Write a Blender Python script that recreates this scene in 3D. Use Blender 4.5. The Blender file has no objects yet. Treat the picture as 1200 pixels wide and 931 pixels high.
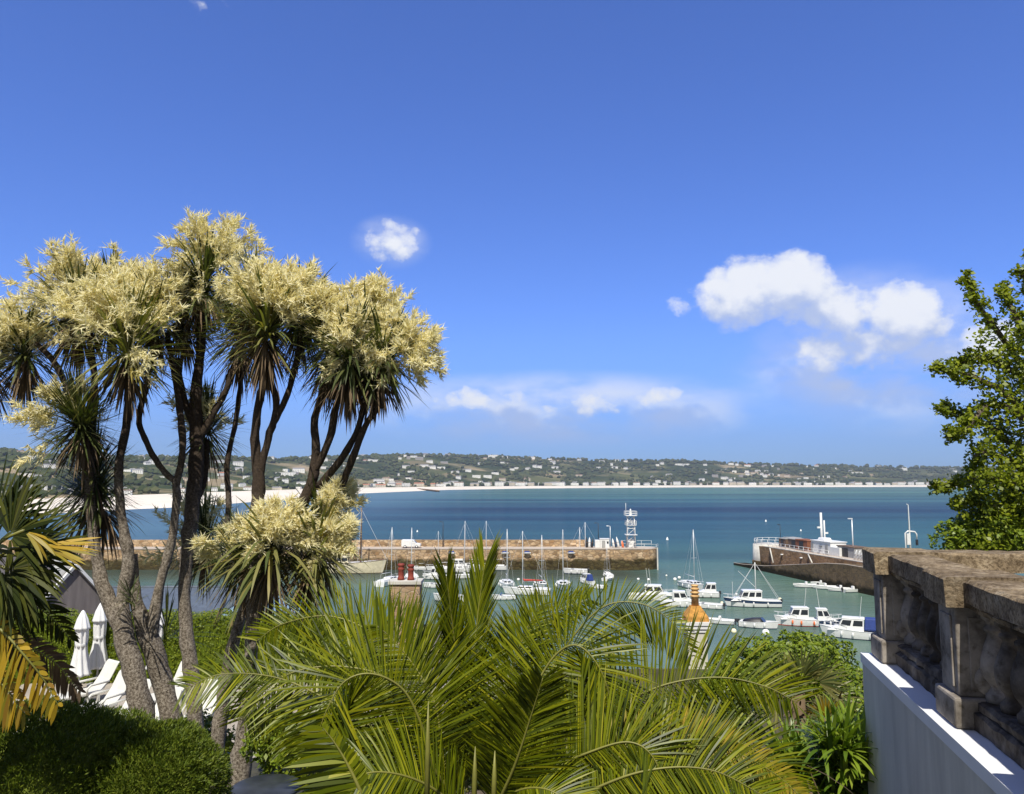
import bpy, math, random
import numpy as np
from mathutils import Vector, Matrix
random.seed(7); np.random.seed(7)
R = math.radians
# ------------------------------------------------------------------ camera, sky, sun
SC = bpy.context.scene
COL = SC.collection
F = 920.0                      # focal length in pixels of the 1200 px wide photograph
HZ = 564.0                     # row of the true horizon
EYE = Vector((0, 0, 20.0))     # eye is 20 m above the water
PITCH = math.atan((HZ - 465.5) / F)
cam = bpy.data.cameras.new('camera'); camo = bpy.data.objects.new('camera', cam); COL.objects.link(camo)
camo.location = EYE; camo.rotation_euler = (R(90) + PITCH, 0, 0)
cam.sensor_width = 36; cam.lens = 36 * F / 1200; cam.clip_end = 40000; cam.clip_start = 0.1
SC.camera = camo
SUN_EL, SUN_AZ = R(57), R(187.5)      # azimuth clockwise from +Y (the view direction)
SUN = Vector((math.sin(SUN_AZ) * math.cos(SUN_EL), math.cos(SUN_AZ) * math.cos(SUN_EL), math.sin(SUN_EL)))
SC.view_settings.view_transform = 'Standard'; SC.view_settings.look = 'None'
SC.view_settings.gamma = 1; SC.view_settings.use_curve_mapping = False
SC.view_settings.exposure = 0.28
sl = bpy.data.lights.new('sun', 'SUN'); sl.energy = 5.0; sl.angle = R(0.53); sl.color = (1, .955, .87)
so = bpy.data.objects.new('sun', sl); COL.objects.link(so)
so.rotation_euler = SUN.to_track_quat('Z', 'Y').to_euler(); so.location = (0, -30, 60)

def ray(px, py):
    u = (px - 600) / F; v = (465.5 - py) / F
    return Vector((u, math.cos(PITCH) - v * math.sin(PITCH), math.sin(PITCH) + v * math.cos(PITCH)))
def at(px, py, Y):
    d = ray(px, py); return EYE + d * (Y / d.y)
def onz(px, py, z=0.0):
    d = ray(px, py); return EYE + d * ((z - EYE.z) / d.z)

W = bpy.data.worlds.new('World'); SC.world = W; W.use_nodes = True
def sky():
    nt = W.node_tree; nt.nodes.clear(); L = nt.links
    def N(t, **k):
        n = nt.nodes.new(t)
        for a, b in k.items(): setattr(n, a, b)
        return n
    def put(s, v):
        if isinstance(v, (int, float)): s.default_value = v
        elif isinstance(v, (tuple, list)): s.default_value = v
        else: L.new(v, s)
    def M(op, a, b=None, c=None, clamp=False):
        n = N('ShaderNodeMath', operation=op); n.use_clamp = clamp
        put(n.inputs[0], a)
        if b is not None: put(n.inputs[1], b)
        if c is not None: put(n.inputs[2], c)
        return n.outputs[0]
    def SS(x, a, b):
        n = N('ShaderNodeMapRange', interpolation_type='SMOOTHSTEP'); put(n.inputs[0], x); n.inputs[1].default_value = a; n.inputs[2].default_value = b
        return n.outputs[0]
    st = N('ShaderNodeTexSky', sky_type='NISHITA'); st.sun_disc = False
    st.sun_elevation = SUN_EL; st.sun_rotation = SUN_AZ; st.air_density = 1.0; st.dust_density = 0.2; st.ozone_density = 6.0; st.altitude = 20
    tc = N('ShaderNodeTexCoord'); sx = N('ShaderNodeSeparateXYZ'); L.new(tc.outputs['Generated'], sx.inputs[0])
    az = M('ARCTAN2', sx.outputs[0], sx.outputs[1]); el = M('ARCSINE', sx.outputs[2])
    def ang(px, py):
        d = ray(px, py).normalized(); return math.atan2(d.x, d.y), math.asin(d.z)
    # clouds: (px, py, rx, ry, weight)
    cl = [(862, 344, 54, 42, 1.3), (925, 336, 60, 42, 1.35), (985, 360, 62, 36, 1.2), (1062, 366, 58, 42, 1.35), (1100, 378, 30, 30, .95), (960, 414, 42, 36, 1.05), (1030, 404, 96, 28, .92), (1100, 410, 60, 22, .85),
          (1160, 402, 46, 34, 1.15), (797, 360, 22, 13, .62), (458, 284, 44, 28, 1.0), (552, 472, 50, 22, .86), (598, 464, 26, 14, .92), (645, 480, 40, 16, .7), (690, 470, 50, 24, .92), (768, 466, 44, 16, .84),
          (640, 492, 220, 26, .36), (1040, 440, 170, 44, .34), (255, 8, 60, 16, .34), (1600, 330, 150, 70, 1), (-300, 420, 160, 50, .9)]
    def density(daz, de, detail):
        a = M('ADD', az, daz) if daz else az; e = M('ADD', el, de) if de else el
        cb = N('ShaderNodeCombineXYZ'); put(cb.inputs[0], a); put(cb.inputs[1], M('MULTIPLY', e, 1.25)); cb.inputs[2].default_value = 0.37
        nz = N('ShaderNodeTexNoise', noise_dimensions='3D'); L.new(cb.outputs[0], nz.inputs['Vector'])
        nz.inputs['Scale'].default_value = 15; nz.inputs['Detail'].default_value = detail; nz.inputs['Roughness'].default_value = .62
        n2 = N('ShaderNodeTexVoronoi', feature='SMOOTH_F1'); L.new(cb.outputs[0], n2.inputs['Vector']); n2.inputs['Scale'].default_value = 40; n2.inputs['Smoothness'].default_value = .35
        best = None
        for (px, py, rx, ry, w) in (cl if detail > 5 else [c for c in cl if c[4] > .6]):
            A, E = ang(px, py); A2, _ = ang(px + rx, py); _, E2 = ang(px, py - ry)
            dx = M('DIVIDE', M('SUBTRACT', a, A), abs(A2 - A)); dy = M('DIVIDE', M('SUBTRACT', e, E), abs(E2 - E))
            r2 = M('ADD', M('MULTIPLY', dx, dx), M('MULTIPLY', dy, dy))
            v = M('MULTIPLY', M('SUBTRACT', 1.0, M('MULTIPLY', r2, .62)), w)
            best = v if best is None else M('SMOOTH_MAX', best, v, .12)
        bumps = M('MULTIPLY', M('SUBTRACT', nz.outputs[0], .5), 1.5)
        n3 = N('ShaderNodeTexNoise', noise_dimensions='3D'); L.new(cb.outputs[0], n3.inputs['Vector']); n3.inputs['Scale'].default_value = 75; n3.inputs['Detail'].default_value = 5; n3.inputs['Roughness'].default_value = .6
        bumps = M('ADD', bumps, M('MULTIPLY', M('SUBTRACT', n3.outputs[0], .5), .62))
        puffs = M('MULTIPLY', M('SUBTRACT', .42, n2.outputs['Distance']), .5)
        return M('ADD', best, M('ADD', bumps, puffs))
    d0 = density(0, 0, 7); d1 = density(-.003, .034, 4)
    cover = SS(d0, .38, .72)
    lit = SS(M('SUBTRACT', d0, M('MULTIPLY', d1, .70)), -.02, .86)
    # thin veils of haze cloud under and around the heaps
    veil = None
    for (px, py, rx, ry, w) in [(1010, 395, 200, 95, .55), (1100, 450, 260, 70, .42), (650, 480, 290, 50, .75), (458, 284, 52, 36, .45), (960, 440, 150, 55, .22)]:
        A, E = ang(px, py); A2, _ = ang(px + rx, py); _, E2 = ang(px, py - ry)
        dx = M('DIVIDE', M('SUBTRACT', az, A), abs(A2 - A)); dy = M('DIVIDE', M('SUBTRACT', el, E), abs(E2 - E))
        v = M('MULTIPLY', SS(M('ADD', M('MULTIPLY', dx, dx), M('MULTIPLY', dy, dy)), 1.0, .0), w); veil = v if veil is None else M('ADD', veil, v)
    vn = N('ShaderNodeTexNoise'); vc = N('ShaderNodeCombineXYZ'); put(vc.inputs[0], az); put(vc.inputs[1], M('MULTIPLY', el, 2.2)); L.new(vc.outputs[0], vn.inputs['Vector']); vn.inputs['Scale'].default_value = 9; vn.inputs['Detail'].default_value = 6
    veil = M('MULTIPLY', veil, SS(vn.outputs[0], .28, .62))
    thick = SS(d0, .55, 1.05)
    ccol = N('ShaderNodeMix', data_type='RGBA'); put(ccol.inputs['Factor'], lit)
    ccol.inputs[6].default_value = (4.6, 5.5, 7.9, 1); ccol.inputs[7].default_value = (8.7, 8.9, 9.3, 1)
    tint = N('ShaderNodeMix', data_type='RGBA', blend_type='MULTIPLY'); tint.inputs['Factor'].default_value = 1
    L.new(st.outputs[0], tint.inputs[6]); tint.inputs[7].default_value = (.81, 1.02, 1.69, 1)
    hor = N('ShaderNodeMix', data_type='RGBA'); put(hor.inputs['Factor'], SS(el, -.02, .19))     # clear air: the horizon stays blue
    hor.inputs[6].default_value = (.49, .60, .68, 1); hor.inputs[7].default_value = (1, 1, 1, 1)
    tint2 = N('ShaderNodeMix', data_type='RGBA', blend_type='MULTIPLY'); tint2.inputs['Factor'].default_value = 1
    L.new(tint.outputs[2], tint2.inputs[6]); L.new(hor.outputs[2], tint2.inputs[7]); tint = tint2
    mx = N('ShaderNodeMix', data_type='RGBA'); put(mx.inputs['Factor'], M('MAXIMUM', veil, M('MULTIPLY', cover, M('ADD', .52, M('MULTIPLY', thick, .42)))))
    L.new(tint.outputs[2], mx.inputs[6]); L.new(ccol.outputs[2], mx.inputs[7])
    # unseen grey cover added behind the camera to neutralise the blue ambient light
    bk = M('MULTIPLY', SS(M('MULTIPLY', sx.outputs[1], -1), -.15, .35), M('MULTIPLY', SS(sx.outputs[2], -.05, .15), .85))
    mb2 = N('ShaderNodeMix', data_type='RGBA'); put(mb2.inputs['Factor'], bk); L.new(mx.outputs[2], mb2.inputs[6]); mb2.inputs[7].default_value = (2.6, 2.5, 2.3, 1); mx = mb2
    bg = N('ShaderNodeBackground'); bg.inputs[1].default_value = 0.089; L.new(mx.outputs[2], bg.inputs[0])
    o = N('ShaderNodeOutputWorld'); L.new(bg.outputs[0], o.inputs[0])
sky()
SC.cycles.diffuse_bounces = 6; W.cycles.sampling_method = 'MANUAL'; W.cycles.sample_map_resolution = 256

# ------------------------------------------------------------------ materials
def newmat(name):
    m = bpy.data.materials.new(name); m.use_nodes = True; nt = m.node_tree; nt.nodes.clear()
    o = nt.nodes.new('ShaderNodeOutputMaterial'); b = nt.nodes.new('ShaderNodeBsdfPrincipled'); nt.links.new(b.outputs[0], o.inputs[0])
    return m, nt, b, o
def ramp(nt, fac, cols):
    r = nt.nodes.new('ShaderNodeValToRGB'); cr = r.color_ramp
    while len(cr.elements) < len(cols): cr.elements.new(.5)
    for e, (p, c) in zip(cr.elements, cols): e.position = p; e.color = (*c, 1)
    nt.links.new(fac, r.inputs[0]); return r.outputs[0]
def noise(nt, scale, detail=5, rough=.55, vec=None, stretch=None):
    n = nt.nodes.new('ShaderNodeTexNoise'); n.inputs['Scale'].default_value = scale; n.inputs['Detail'].default_value = detail; n.inputs['Roughness'].default_value = rough
    if vec is None:
        t = nt.nodes.new('ShaderNodeTexCoord'); vec = t.outputs['Object']
    if stretch:
        mp = nt.nodes.new('ShaderNodeMapping'); mp.inputs['Scale'].default_value = stretch; nt.links.new(vec, mp.inputs[0]); vec = mp.outputs[0]
    nt.links.new(vec, n.inputs['Vector']); return n.outputs[0]
def bump(nt, b, h, strength, dist):
    n = nt.nodes.new('ShaderNodeBump'); n.inputs['Strength'].default_value = strength; n.inputs['Distance'].default_value = dist
    nt.links.new(h, n.inputs['Height']); nt.links.new(n.outputs[0], b.inputs['Normal'])
def mathn(nt, op, a, b=None):
    n = nt.nodes.new('ShaderNodeMath'); n.operation = op
    for s, v in zip(n.inputs, (a, b)):
        if v is None: continue
        if isinstance(v, (int, float)): s.default_value = v
        else: nt.links.new(v, s)
    return n.outputs[0]
def mixc(nt, f, a, b, mode='MIX'):
    n = nt.nodes.new('ShaderNodeMix'); n.data_type = 'RGBA'; n.blend_type = mode
    for s, v in ((n.inputs['Factor'], f), (n.inputs[6], a), (n.inputs[7], b)):
        if isinstance(v, (int, float)): s.default_value = v
        elif isinstance(v, tuple): s.default_value = (*v, 1)
        else: nt.links.new(v, s)
    return n.outputs[2]
def plain(name, c, rough=.5, var=.18, scale=3.0, metal=0, bmp=0, stretch=None):
    m, nt, b, o = newmat(name)
    f = noise(nt, scale, 5, stretch=stretch)
    lo = tuple(x * (1 - var) for x in c); hi = tuple(min(1, x * (1 + var)) for x in c)
    nt.links.new(ramp(nt, f, [(.3, lo), (.7, hi)]), b.inputs['Base Color'])
    b.inputs['Roughness'].default_value = rough; b.inputs['Metallic'].default_value = metal
    if bmp: bump(nt, b, noise(nt, scale * 6, 6), bmp, .02)
    return m
def leafmat(name, cols, rough=.45, trans=.35, tcol=None, spec=.4):
    m, nt, b, o = newmat(name)
    g = nt.nodes.new('ShaderNodeNewGeometry')
    n = len(cols); c = ramp(nt, g.outputs['Random Per Island'], [(i / max(1, n - 1), c) for i, c in enumerate(cols)])
    nt.links.new(c, b.inputs['Base Color']); b.inputs['Roughness'].default_value = rough; b.inputs['Specular IOR Level'].default_value = spec
    if trans:
        t = nt.nodes.new('ShaderNodeBsdfTranslucent'); mx = nt.nodes.new('ShaderNodeMixShader'); mx.inputs[0].default_value = trans
        tc = mixc(nt, 1.0, c, tcol or (1.2, 1.3, .5), 'MULTIPLY'); nt.links.new(tc, t.inputs[0])
        nt.links.new(b.outputs[0], mx.inputs[1]); nt.links.new(t.outputs[0], mx.inputs[2]); nt.links.new(mx.outputs[0], o.inputs[0])
    return m
def stone(name, cols, scale=1.6, weed=None, bmp=.6, mortar=(.30, .26, .2), stretch=(1, 1, 1.9), mw=.05):
    """rubble masonry; weed = height of the tide mark"""
    m, nt, b, o = newmat(name)
    t = nt.nodes.new('ShaderNodeTexCoord'); mp = nt.nodes.new('ShaderNodeMapping'); mp.inputs['Scale'].default_value = stretch; nt.links.new(t.outputs['Object'], mp.inputs[0])
    v = nt.nodes.new('ShaderNodeTexVoronoi'); v.inputs['Scale'].default_value = scale; nt.links.new(mp.outputs[0], v.inputs['Vector'])
    ve = nt.nodes.new('ShaderNodeTexVoronoi'); ve.feature = 'DISTANCE_TO_EDGE'; ve.inputs['Scale'].default_value = scale; nt.links.new(mp.outputs[0], ve.inputs['Vector'])
    sp = nt.nodes.new('ShaderNodeSeparateColor'); nt.links.new(v.outputs['Color'], sp.inputs[0])
    n = len(cols); c = ramp(nt, sp.outputs[0], [(i / (n - 1), cc) for i, cc in enumerate(cols)])
    big = noise(nt, .22, 4); c = mixc(nt, 1.0, c, ramp(nt, big, [(.3, (.7, .68, .62)), (.7, (1.12, 1.05, .98))]), 'MULTIPLY')
    e = nt.nodes.new('ShaderNodeMapRange'); e.inputs[1].default_value = 0; e.inputs[2].default_value = mw; nt.links.new(ve.outputs['Distance'], e.inputs[0])
    c = mixc(nt, e.outputs[0], mortar, c)
    if weed is not None:
        s = nt.nodes.new('ShaderNodeSeparateXYZ'); nt.links.new(t.outputs['Object'], s.inputs[0])
        z = mathn(nt, 'ADD', s.outputs[2], mathn(nt, 'MULTIPLY', mathn(nt, 'SUBTRACT', noise(nt, .5, 5), .5), 2.2))
        k = nt.nodes.new('ShaderNodeMapRange'); k.inputs[1].default_value = weed - .35; k.inputs[2].default_value = weed + .35; nt.links.new(z, k.inputs[0])
        dark = mixc(nt, 1.0, c, (.17, .19, .13), 'MULTIPLY'); c = mixc(nt, k.outputs[0], dark, c)
    nt.links.new(c, b.inputs['Base Color']); b.inputs['Roughness'].default_value = .9; b.inputs['Specular IOR Level'].default_value = .15
    bump(nt, b, mathn(nt, 'ADD', e.outputs[0], mathn(nt, 'MULTIPLY', noise(nt, 4, 6), .6)), bmp, .08)
    return m

M = {}
def mats():
    M['white'] = plain('white_paint', (.70, .70, .68), .35, .06)
    M['hullwhite'] = plain('white_gelcoat', (.72, .72, .70), .25, .05)
    M['deck'] = plain('pale_deck', (.66, .67, .66), .6, .08)
    M['cream'] = plain('cream_paint', (.66, .60, .42), .5, .14, 2)
    M['glass'] = plain('dark_glass', (.025, .03, .035), .1, .2)
    M['navy'] = plain('navy_canvas', (.02, .045, .20), .7, .2, 5)
    M['darkblue'] = plain('dark_blue_gelcoat', (.02, .04, .09), .3, .2)
    M['black'] = plain('black_rubber', (.02, .02, .022), .5, .3)
    M['red'] = plain('red_canvas', (.42, .05, .035), .7, .2)
    M['orange'] = plain('orange_plastic', (.75, .17, .05), .5, .15)
    M['alu'] = plain('mast_aluminium', (.72, .73, .74), .35, .05, metal=.2)
    M['rope'] = plain('stay_wire', (.55, .56, .57), .5, .1)
    M['wood'] = plain('brown_wood', (.16, .09, .05), .6, .3, 6)
    M['buoy'] = plain('buoy_plastic', (.85, .78, .52), .5, .08)
    M['buoywhite'] = plain('white_buoy_plastic', (.82, .82, .78), .5, .06)
    M['pierstone'] = stone('pier_granite', [(.20, .13, .075), (.56, .41, .25), (.38, .27, .17), (.66, .52, .36), (.33, .21, .11)], .95, weed=2.35, mortar=(.20, .15, .10), mw=.09)
    M['pierdark'] = stone('weathered_pier_granite', [(.20, .13, .075), (.34, .22, .12), (.26, .18, .12), (.40, .27, .16)], 1.15, weed=1.6, mortar=(.1, .08, .06))
    M['ramp'] = stone('weedy_pier_granite', [(.12, .09, .055), (.20, .145, .085), (.15, .115, .075)], 1.15, weed=1.2, mortar=(.05, .045, .035))
    M['road'] = plain('pier_roadway', (.42, .36, .30), .9, .14, .6)
    M['pierwhite'] = plain('limewashed_stone', (.54, .515, .45), .8, .22, .8, bmp=.3)
    M['rust'] = plain('rusty_brown_sheet', (.20, .075, .035), .8, .3, 1.5)
    M['brown'] = plain('brown_timber', (.13, .085, .055), .8, .3, 1.5)
    M['grey'] = plain('grey_render', (.30, .30, .29), .8, .15, 1.5)
    M['sand'] = plain('pale_sand', (.70, .63, .52), .95, .10, .006)
    M['chimney_stone'] = stone('chimney_granite', [(.30, .2, .13), (.42, .31, .2), (.36, .27, .19)], 3.2, mortar=(.4, .34, .26))
    M['terracotta'] = plain('red_terracotta', (.20, .032, .016), .7, .25, 3)
    M['yellowpot'] = plain('yellow_clay', (.62, .38, .15), .7, .25, 5)
    M['lichen'] = plain('orange_lichen_mortar', (.44, .22, .045), .9, .4, 7, bmp=.4)
    M['slate'] = plain('slate_roof', (.085, .075, .072), .7, .3, 4, bmp=.3, stretch=(1, 1, 3))
    M['blueslate'] = plain('blue_slate', (.08, .10, .13), .6, .2, 3)
    M['gable'] = plain('grey_gable_render', (.17, .15, .145), .9, .3, .9, bmp=.3, stretch=(2.5, 2.5, .35))
    M['housecream'] = plain('cream_house_render', (.60, .52, .42), .9, .12, .8)
    M['bark'] = barkmat()
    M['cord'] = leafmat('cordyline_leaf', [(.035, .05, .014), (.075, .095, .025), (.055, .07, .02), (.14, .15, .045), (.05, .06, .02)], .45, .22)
    M['cordlit'] = leafmat('sunlit_cordyline_leaf', [(.06, .085, .022), (.16, .17, .05), (.24, .22, .07), (.10, .12, .035), (.36, .27, .06)], .45, .3)  # paler copy of the cordyline leaf with sunlight put into its colour
    M['dead'] = leafmat('dead_leaf', [(.10, .07, .04), (.17, .12, .07), (.07, .05, .032)], .8, .12, (1, .9, .7), .15)
    M['flower'] = leafmat('cream_flower_spray', [(.92, .88, .58), (.95, .92, .70), (.86, .79, .45), (.95, .93, .80)], .7, .5, (1, .99, .88), .1)
    M['palm'] = leafmat('palm_leaflet', [(.016, .027, .002), (.085, .112, .003), (.185, .20, .004), (.036, .052, .002), (.125, .15, .003), (.25, .24, .008)], .40, .15, (1.3, 1.3, .15), .22)
    M['palmold'] = leafmat('ageing_palm_leaflet', [(.20, .18, .012), (.30, .23, .02), (.14, .15, .01), (.36, .25, .025)], .45, .3, (1.2, 1.1, .3), .25)
    M['palmyellow'] = leafmat('yellowing_leaflet', [(.38, .25, .015), (.46, .30, .02), (.22, .20, .015), (.30, .15, .02)], .5, .3, (1.2, 1, .4))
    M['palmdark'] = leafmat('fan_palm_leaf', [(.022, .032, .007), (.04, .05, .009), (.075, .08, .012), (.025, .028, .008)], .5, .18, spec=.12)
    M['rachis'] = plain('palm_rachis', (.17, .165, .03), .5, .2, 5)
    M['hedge'] = leafmat('hedge_leaf', [(.06, .095, .006), (.15, .19, .010), (.10, .14, .008), (.23, .26, .014)], .5, .3, spec=.25)
    M['conifer'] = leafmat('clipped_conifer_leaf', [(.055, .09, .006), (.10, .145, .008), (.15, .18, .012), (.075, .11, .007)], .6, .2)
    M['shrub'] = leafmat('shrub_leaf', [(.085, .14, .010), (.16, .225, .016), (.23, .28, .02), (.12, .17, .012)], .42, .3, spec=.3)
    M['darkshrub'] = leafmat('shade_dark_leaf', [(.012, .022, .004), (.025, .04, .006), (.018, .03, .005), (.04, .055, .008)], .5, .1, spec=.2)  # near-black leaves carry the deep shade behind the palm in their colour
    M['strap'] = leafmat('strap_leaf', [(.07, .13, .010), (.13, .20, .014), (.19, .26, .022), (.26, .31, .04)], .38, .3, spec=.35)
    M['treeleaf'] = leafmat('tree_leaf', [(.085, .125, .008), (.16, .20, .012), (.27, .30, .018), (.12, .155, .010)], .4, .34, spec=.3)
    M['branch'] = plain('branch_bark', (.11, .085, .06), .9, .3, 9, bmp=.5)
    M['soil'] = plain('garden_soil', (.055, .05, .028), .95, .4, 1.5, bmp=.5)
    M['paving'] = plain('terrace_paving', (.34, .30, .25), .85, .15, 1.2)
    M['coping'] = copingmat()
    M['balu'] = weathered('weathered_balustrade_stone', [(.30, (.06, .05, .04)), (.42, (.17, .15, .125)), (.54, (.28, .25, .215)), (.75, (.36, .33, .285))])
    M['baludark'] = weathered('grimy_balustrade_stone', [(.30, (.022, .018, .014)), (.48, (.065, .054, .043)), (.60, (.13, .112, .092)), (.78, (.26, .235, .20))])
    M['wallwhite'] = plain('white_masonry_paint', (.54, .515, .43), .85, .16, 1.7, bmp=.15, stretch=(3, 3, .5))
    M['ledge'] = plain('white_ledge_paint', (.70, .70, .69), .6, .06, 2)
    M['canvas'] = plain('white_parasol_canvas', (.68, .68, .67), .8, .05, 4)
    M['lounge'] = plain('white_lounger_resin', (.60, .59, .53), .5, .06, 4)
    M['table'] = plain('dark_table_top', (.035, .04, .05), .35, .4, 5)
    M['pot'] = plain('grey_pole', (.45, .45, .44), .4, .1)
def copingmat():
    m, nt, b, o = newmat('lichen_coping')
    n1 = noise(nt, 7, 8, .7); n2 = noise(nt, 38, 6, .7); n3 = noise(nt, 2.2, 4)
    c = ramp(nt, n1, [(.32, (.10, .075, .05)), (.46, (.24, .185, .12)), (.58, (.34, .275, .19)), (.74, (.48, .42, .32))])
    c = mixc(nt, 1.0, c, ramp(nt, n2, [(.36, (.42, .38, .34)), (.52, (1, 1, 1)), (.70, (1.3, 1.26, 1.15))]), 'MULTIPLY')
    c = mixc(nt, 1.0, c, ramp(nt, n3, [(.35, (.7, .68, .66)), (.65, (1.1, 1.08, 1.02))]), 'MULTIPLY')
    nt.links.new(c, b.inputs['Base Color']); b.inputs['Roughness'].default_value = .95; b.inputs['Specular IOR Level'].default_value = .1
    bump(nt, b, mathn(nt, 'ADD', n2, n1), .9, .02); return m
def barkmat():
    """pale cracked bark low on the trunks, painted dark brown higher up as crown shade"""
    m, nt, b, o = newmat('cabbage_tree_bark')
    n1 = noise(nt, 34, 8, .78); n2 = noise(nt, 3, 4)
    old = ramp(nt, n1, [(.36, (.045, .035, .025)), (.48, (.20, .165, .125)), (.56, (.36, .31, .245)), (.68, (.52, .47, .39))]); shade_brown = ramp(nt, n1, [(.3, (.028, .02, .014)), (.7, (.10, .075, .055))])
    t = nt.nodes.new('ShaderNodeTexCoord'); s = nt.nodes.new('ShaderNodeSeparateXYZ'); nt.links.new(t.outputs['Object'], s.inputs[0])
    z = mathn(nt, 'ADD', s.outputs[2], mathn(nt, 'MULTIPLY', n2, 1.2))
    k = nt.nodes.new('ShaderNodeMapRange'); k.inputs[1].default_value = 3.0; k.inputs[2].default_value = 4.6; nt.links.new(z, k.inputs[0])  # shade of the crowns on the upper limbs, put into the bark colour
    nt.links.new(mixc(nt, k.outputs[0], old, shade_brown), b.inputs['Base Color']); b.inputs['Roughness'].default_value = .95; b.inputs['Specular IOR Level'].default_value = .1
    bump(nt, b, n1, 1.0, .03); return m
def weathered(nm, cols):
    m, nt, b, o = newmat(nm)
    n1 = noise(nt, 3.2, 8, .65); n2 = noise(nt, 14, 6, .6)
    c = ramp(nt, n1, cols)
    c = mixc(nt, 1.0, c, ramp(nt, n2, [(.33, (.6, .56, .5)), (.45, (1.0, .99, .97)), (.6, (1.05, 1.03, 1.0))]), 'MULTIPLY')
    # grime gathers low on the plinth, with a ragged edge
    t = nt.nodes.new('ShaderNodeTexCoord'); s = nt.nodes.new('ShaderNodeSeparateXYZ'); nt.links.new(t.outputs['Object'], s.inputs[0])
    nt.links.new(c, b.inputs['Base Color']); b.inputs['Roughness'].default_value = .95; b.inputs['Specular IOR Level'].default_value = .1
    bump(nt, b, n2, .45, .012); return m
mats()

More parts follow.
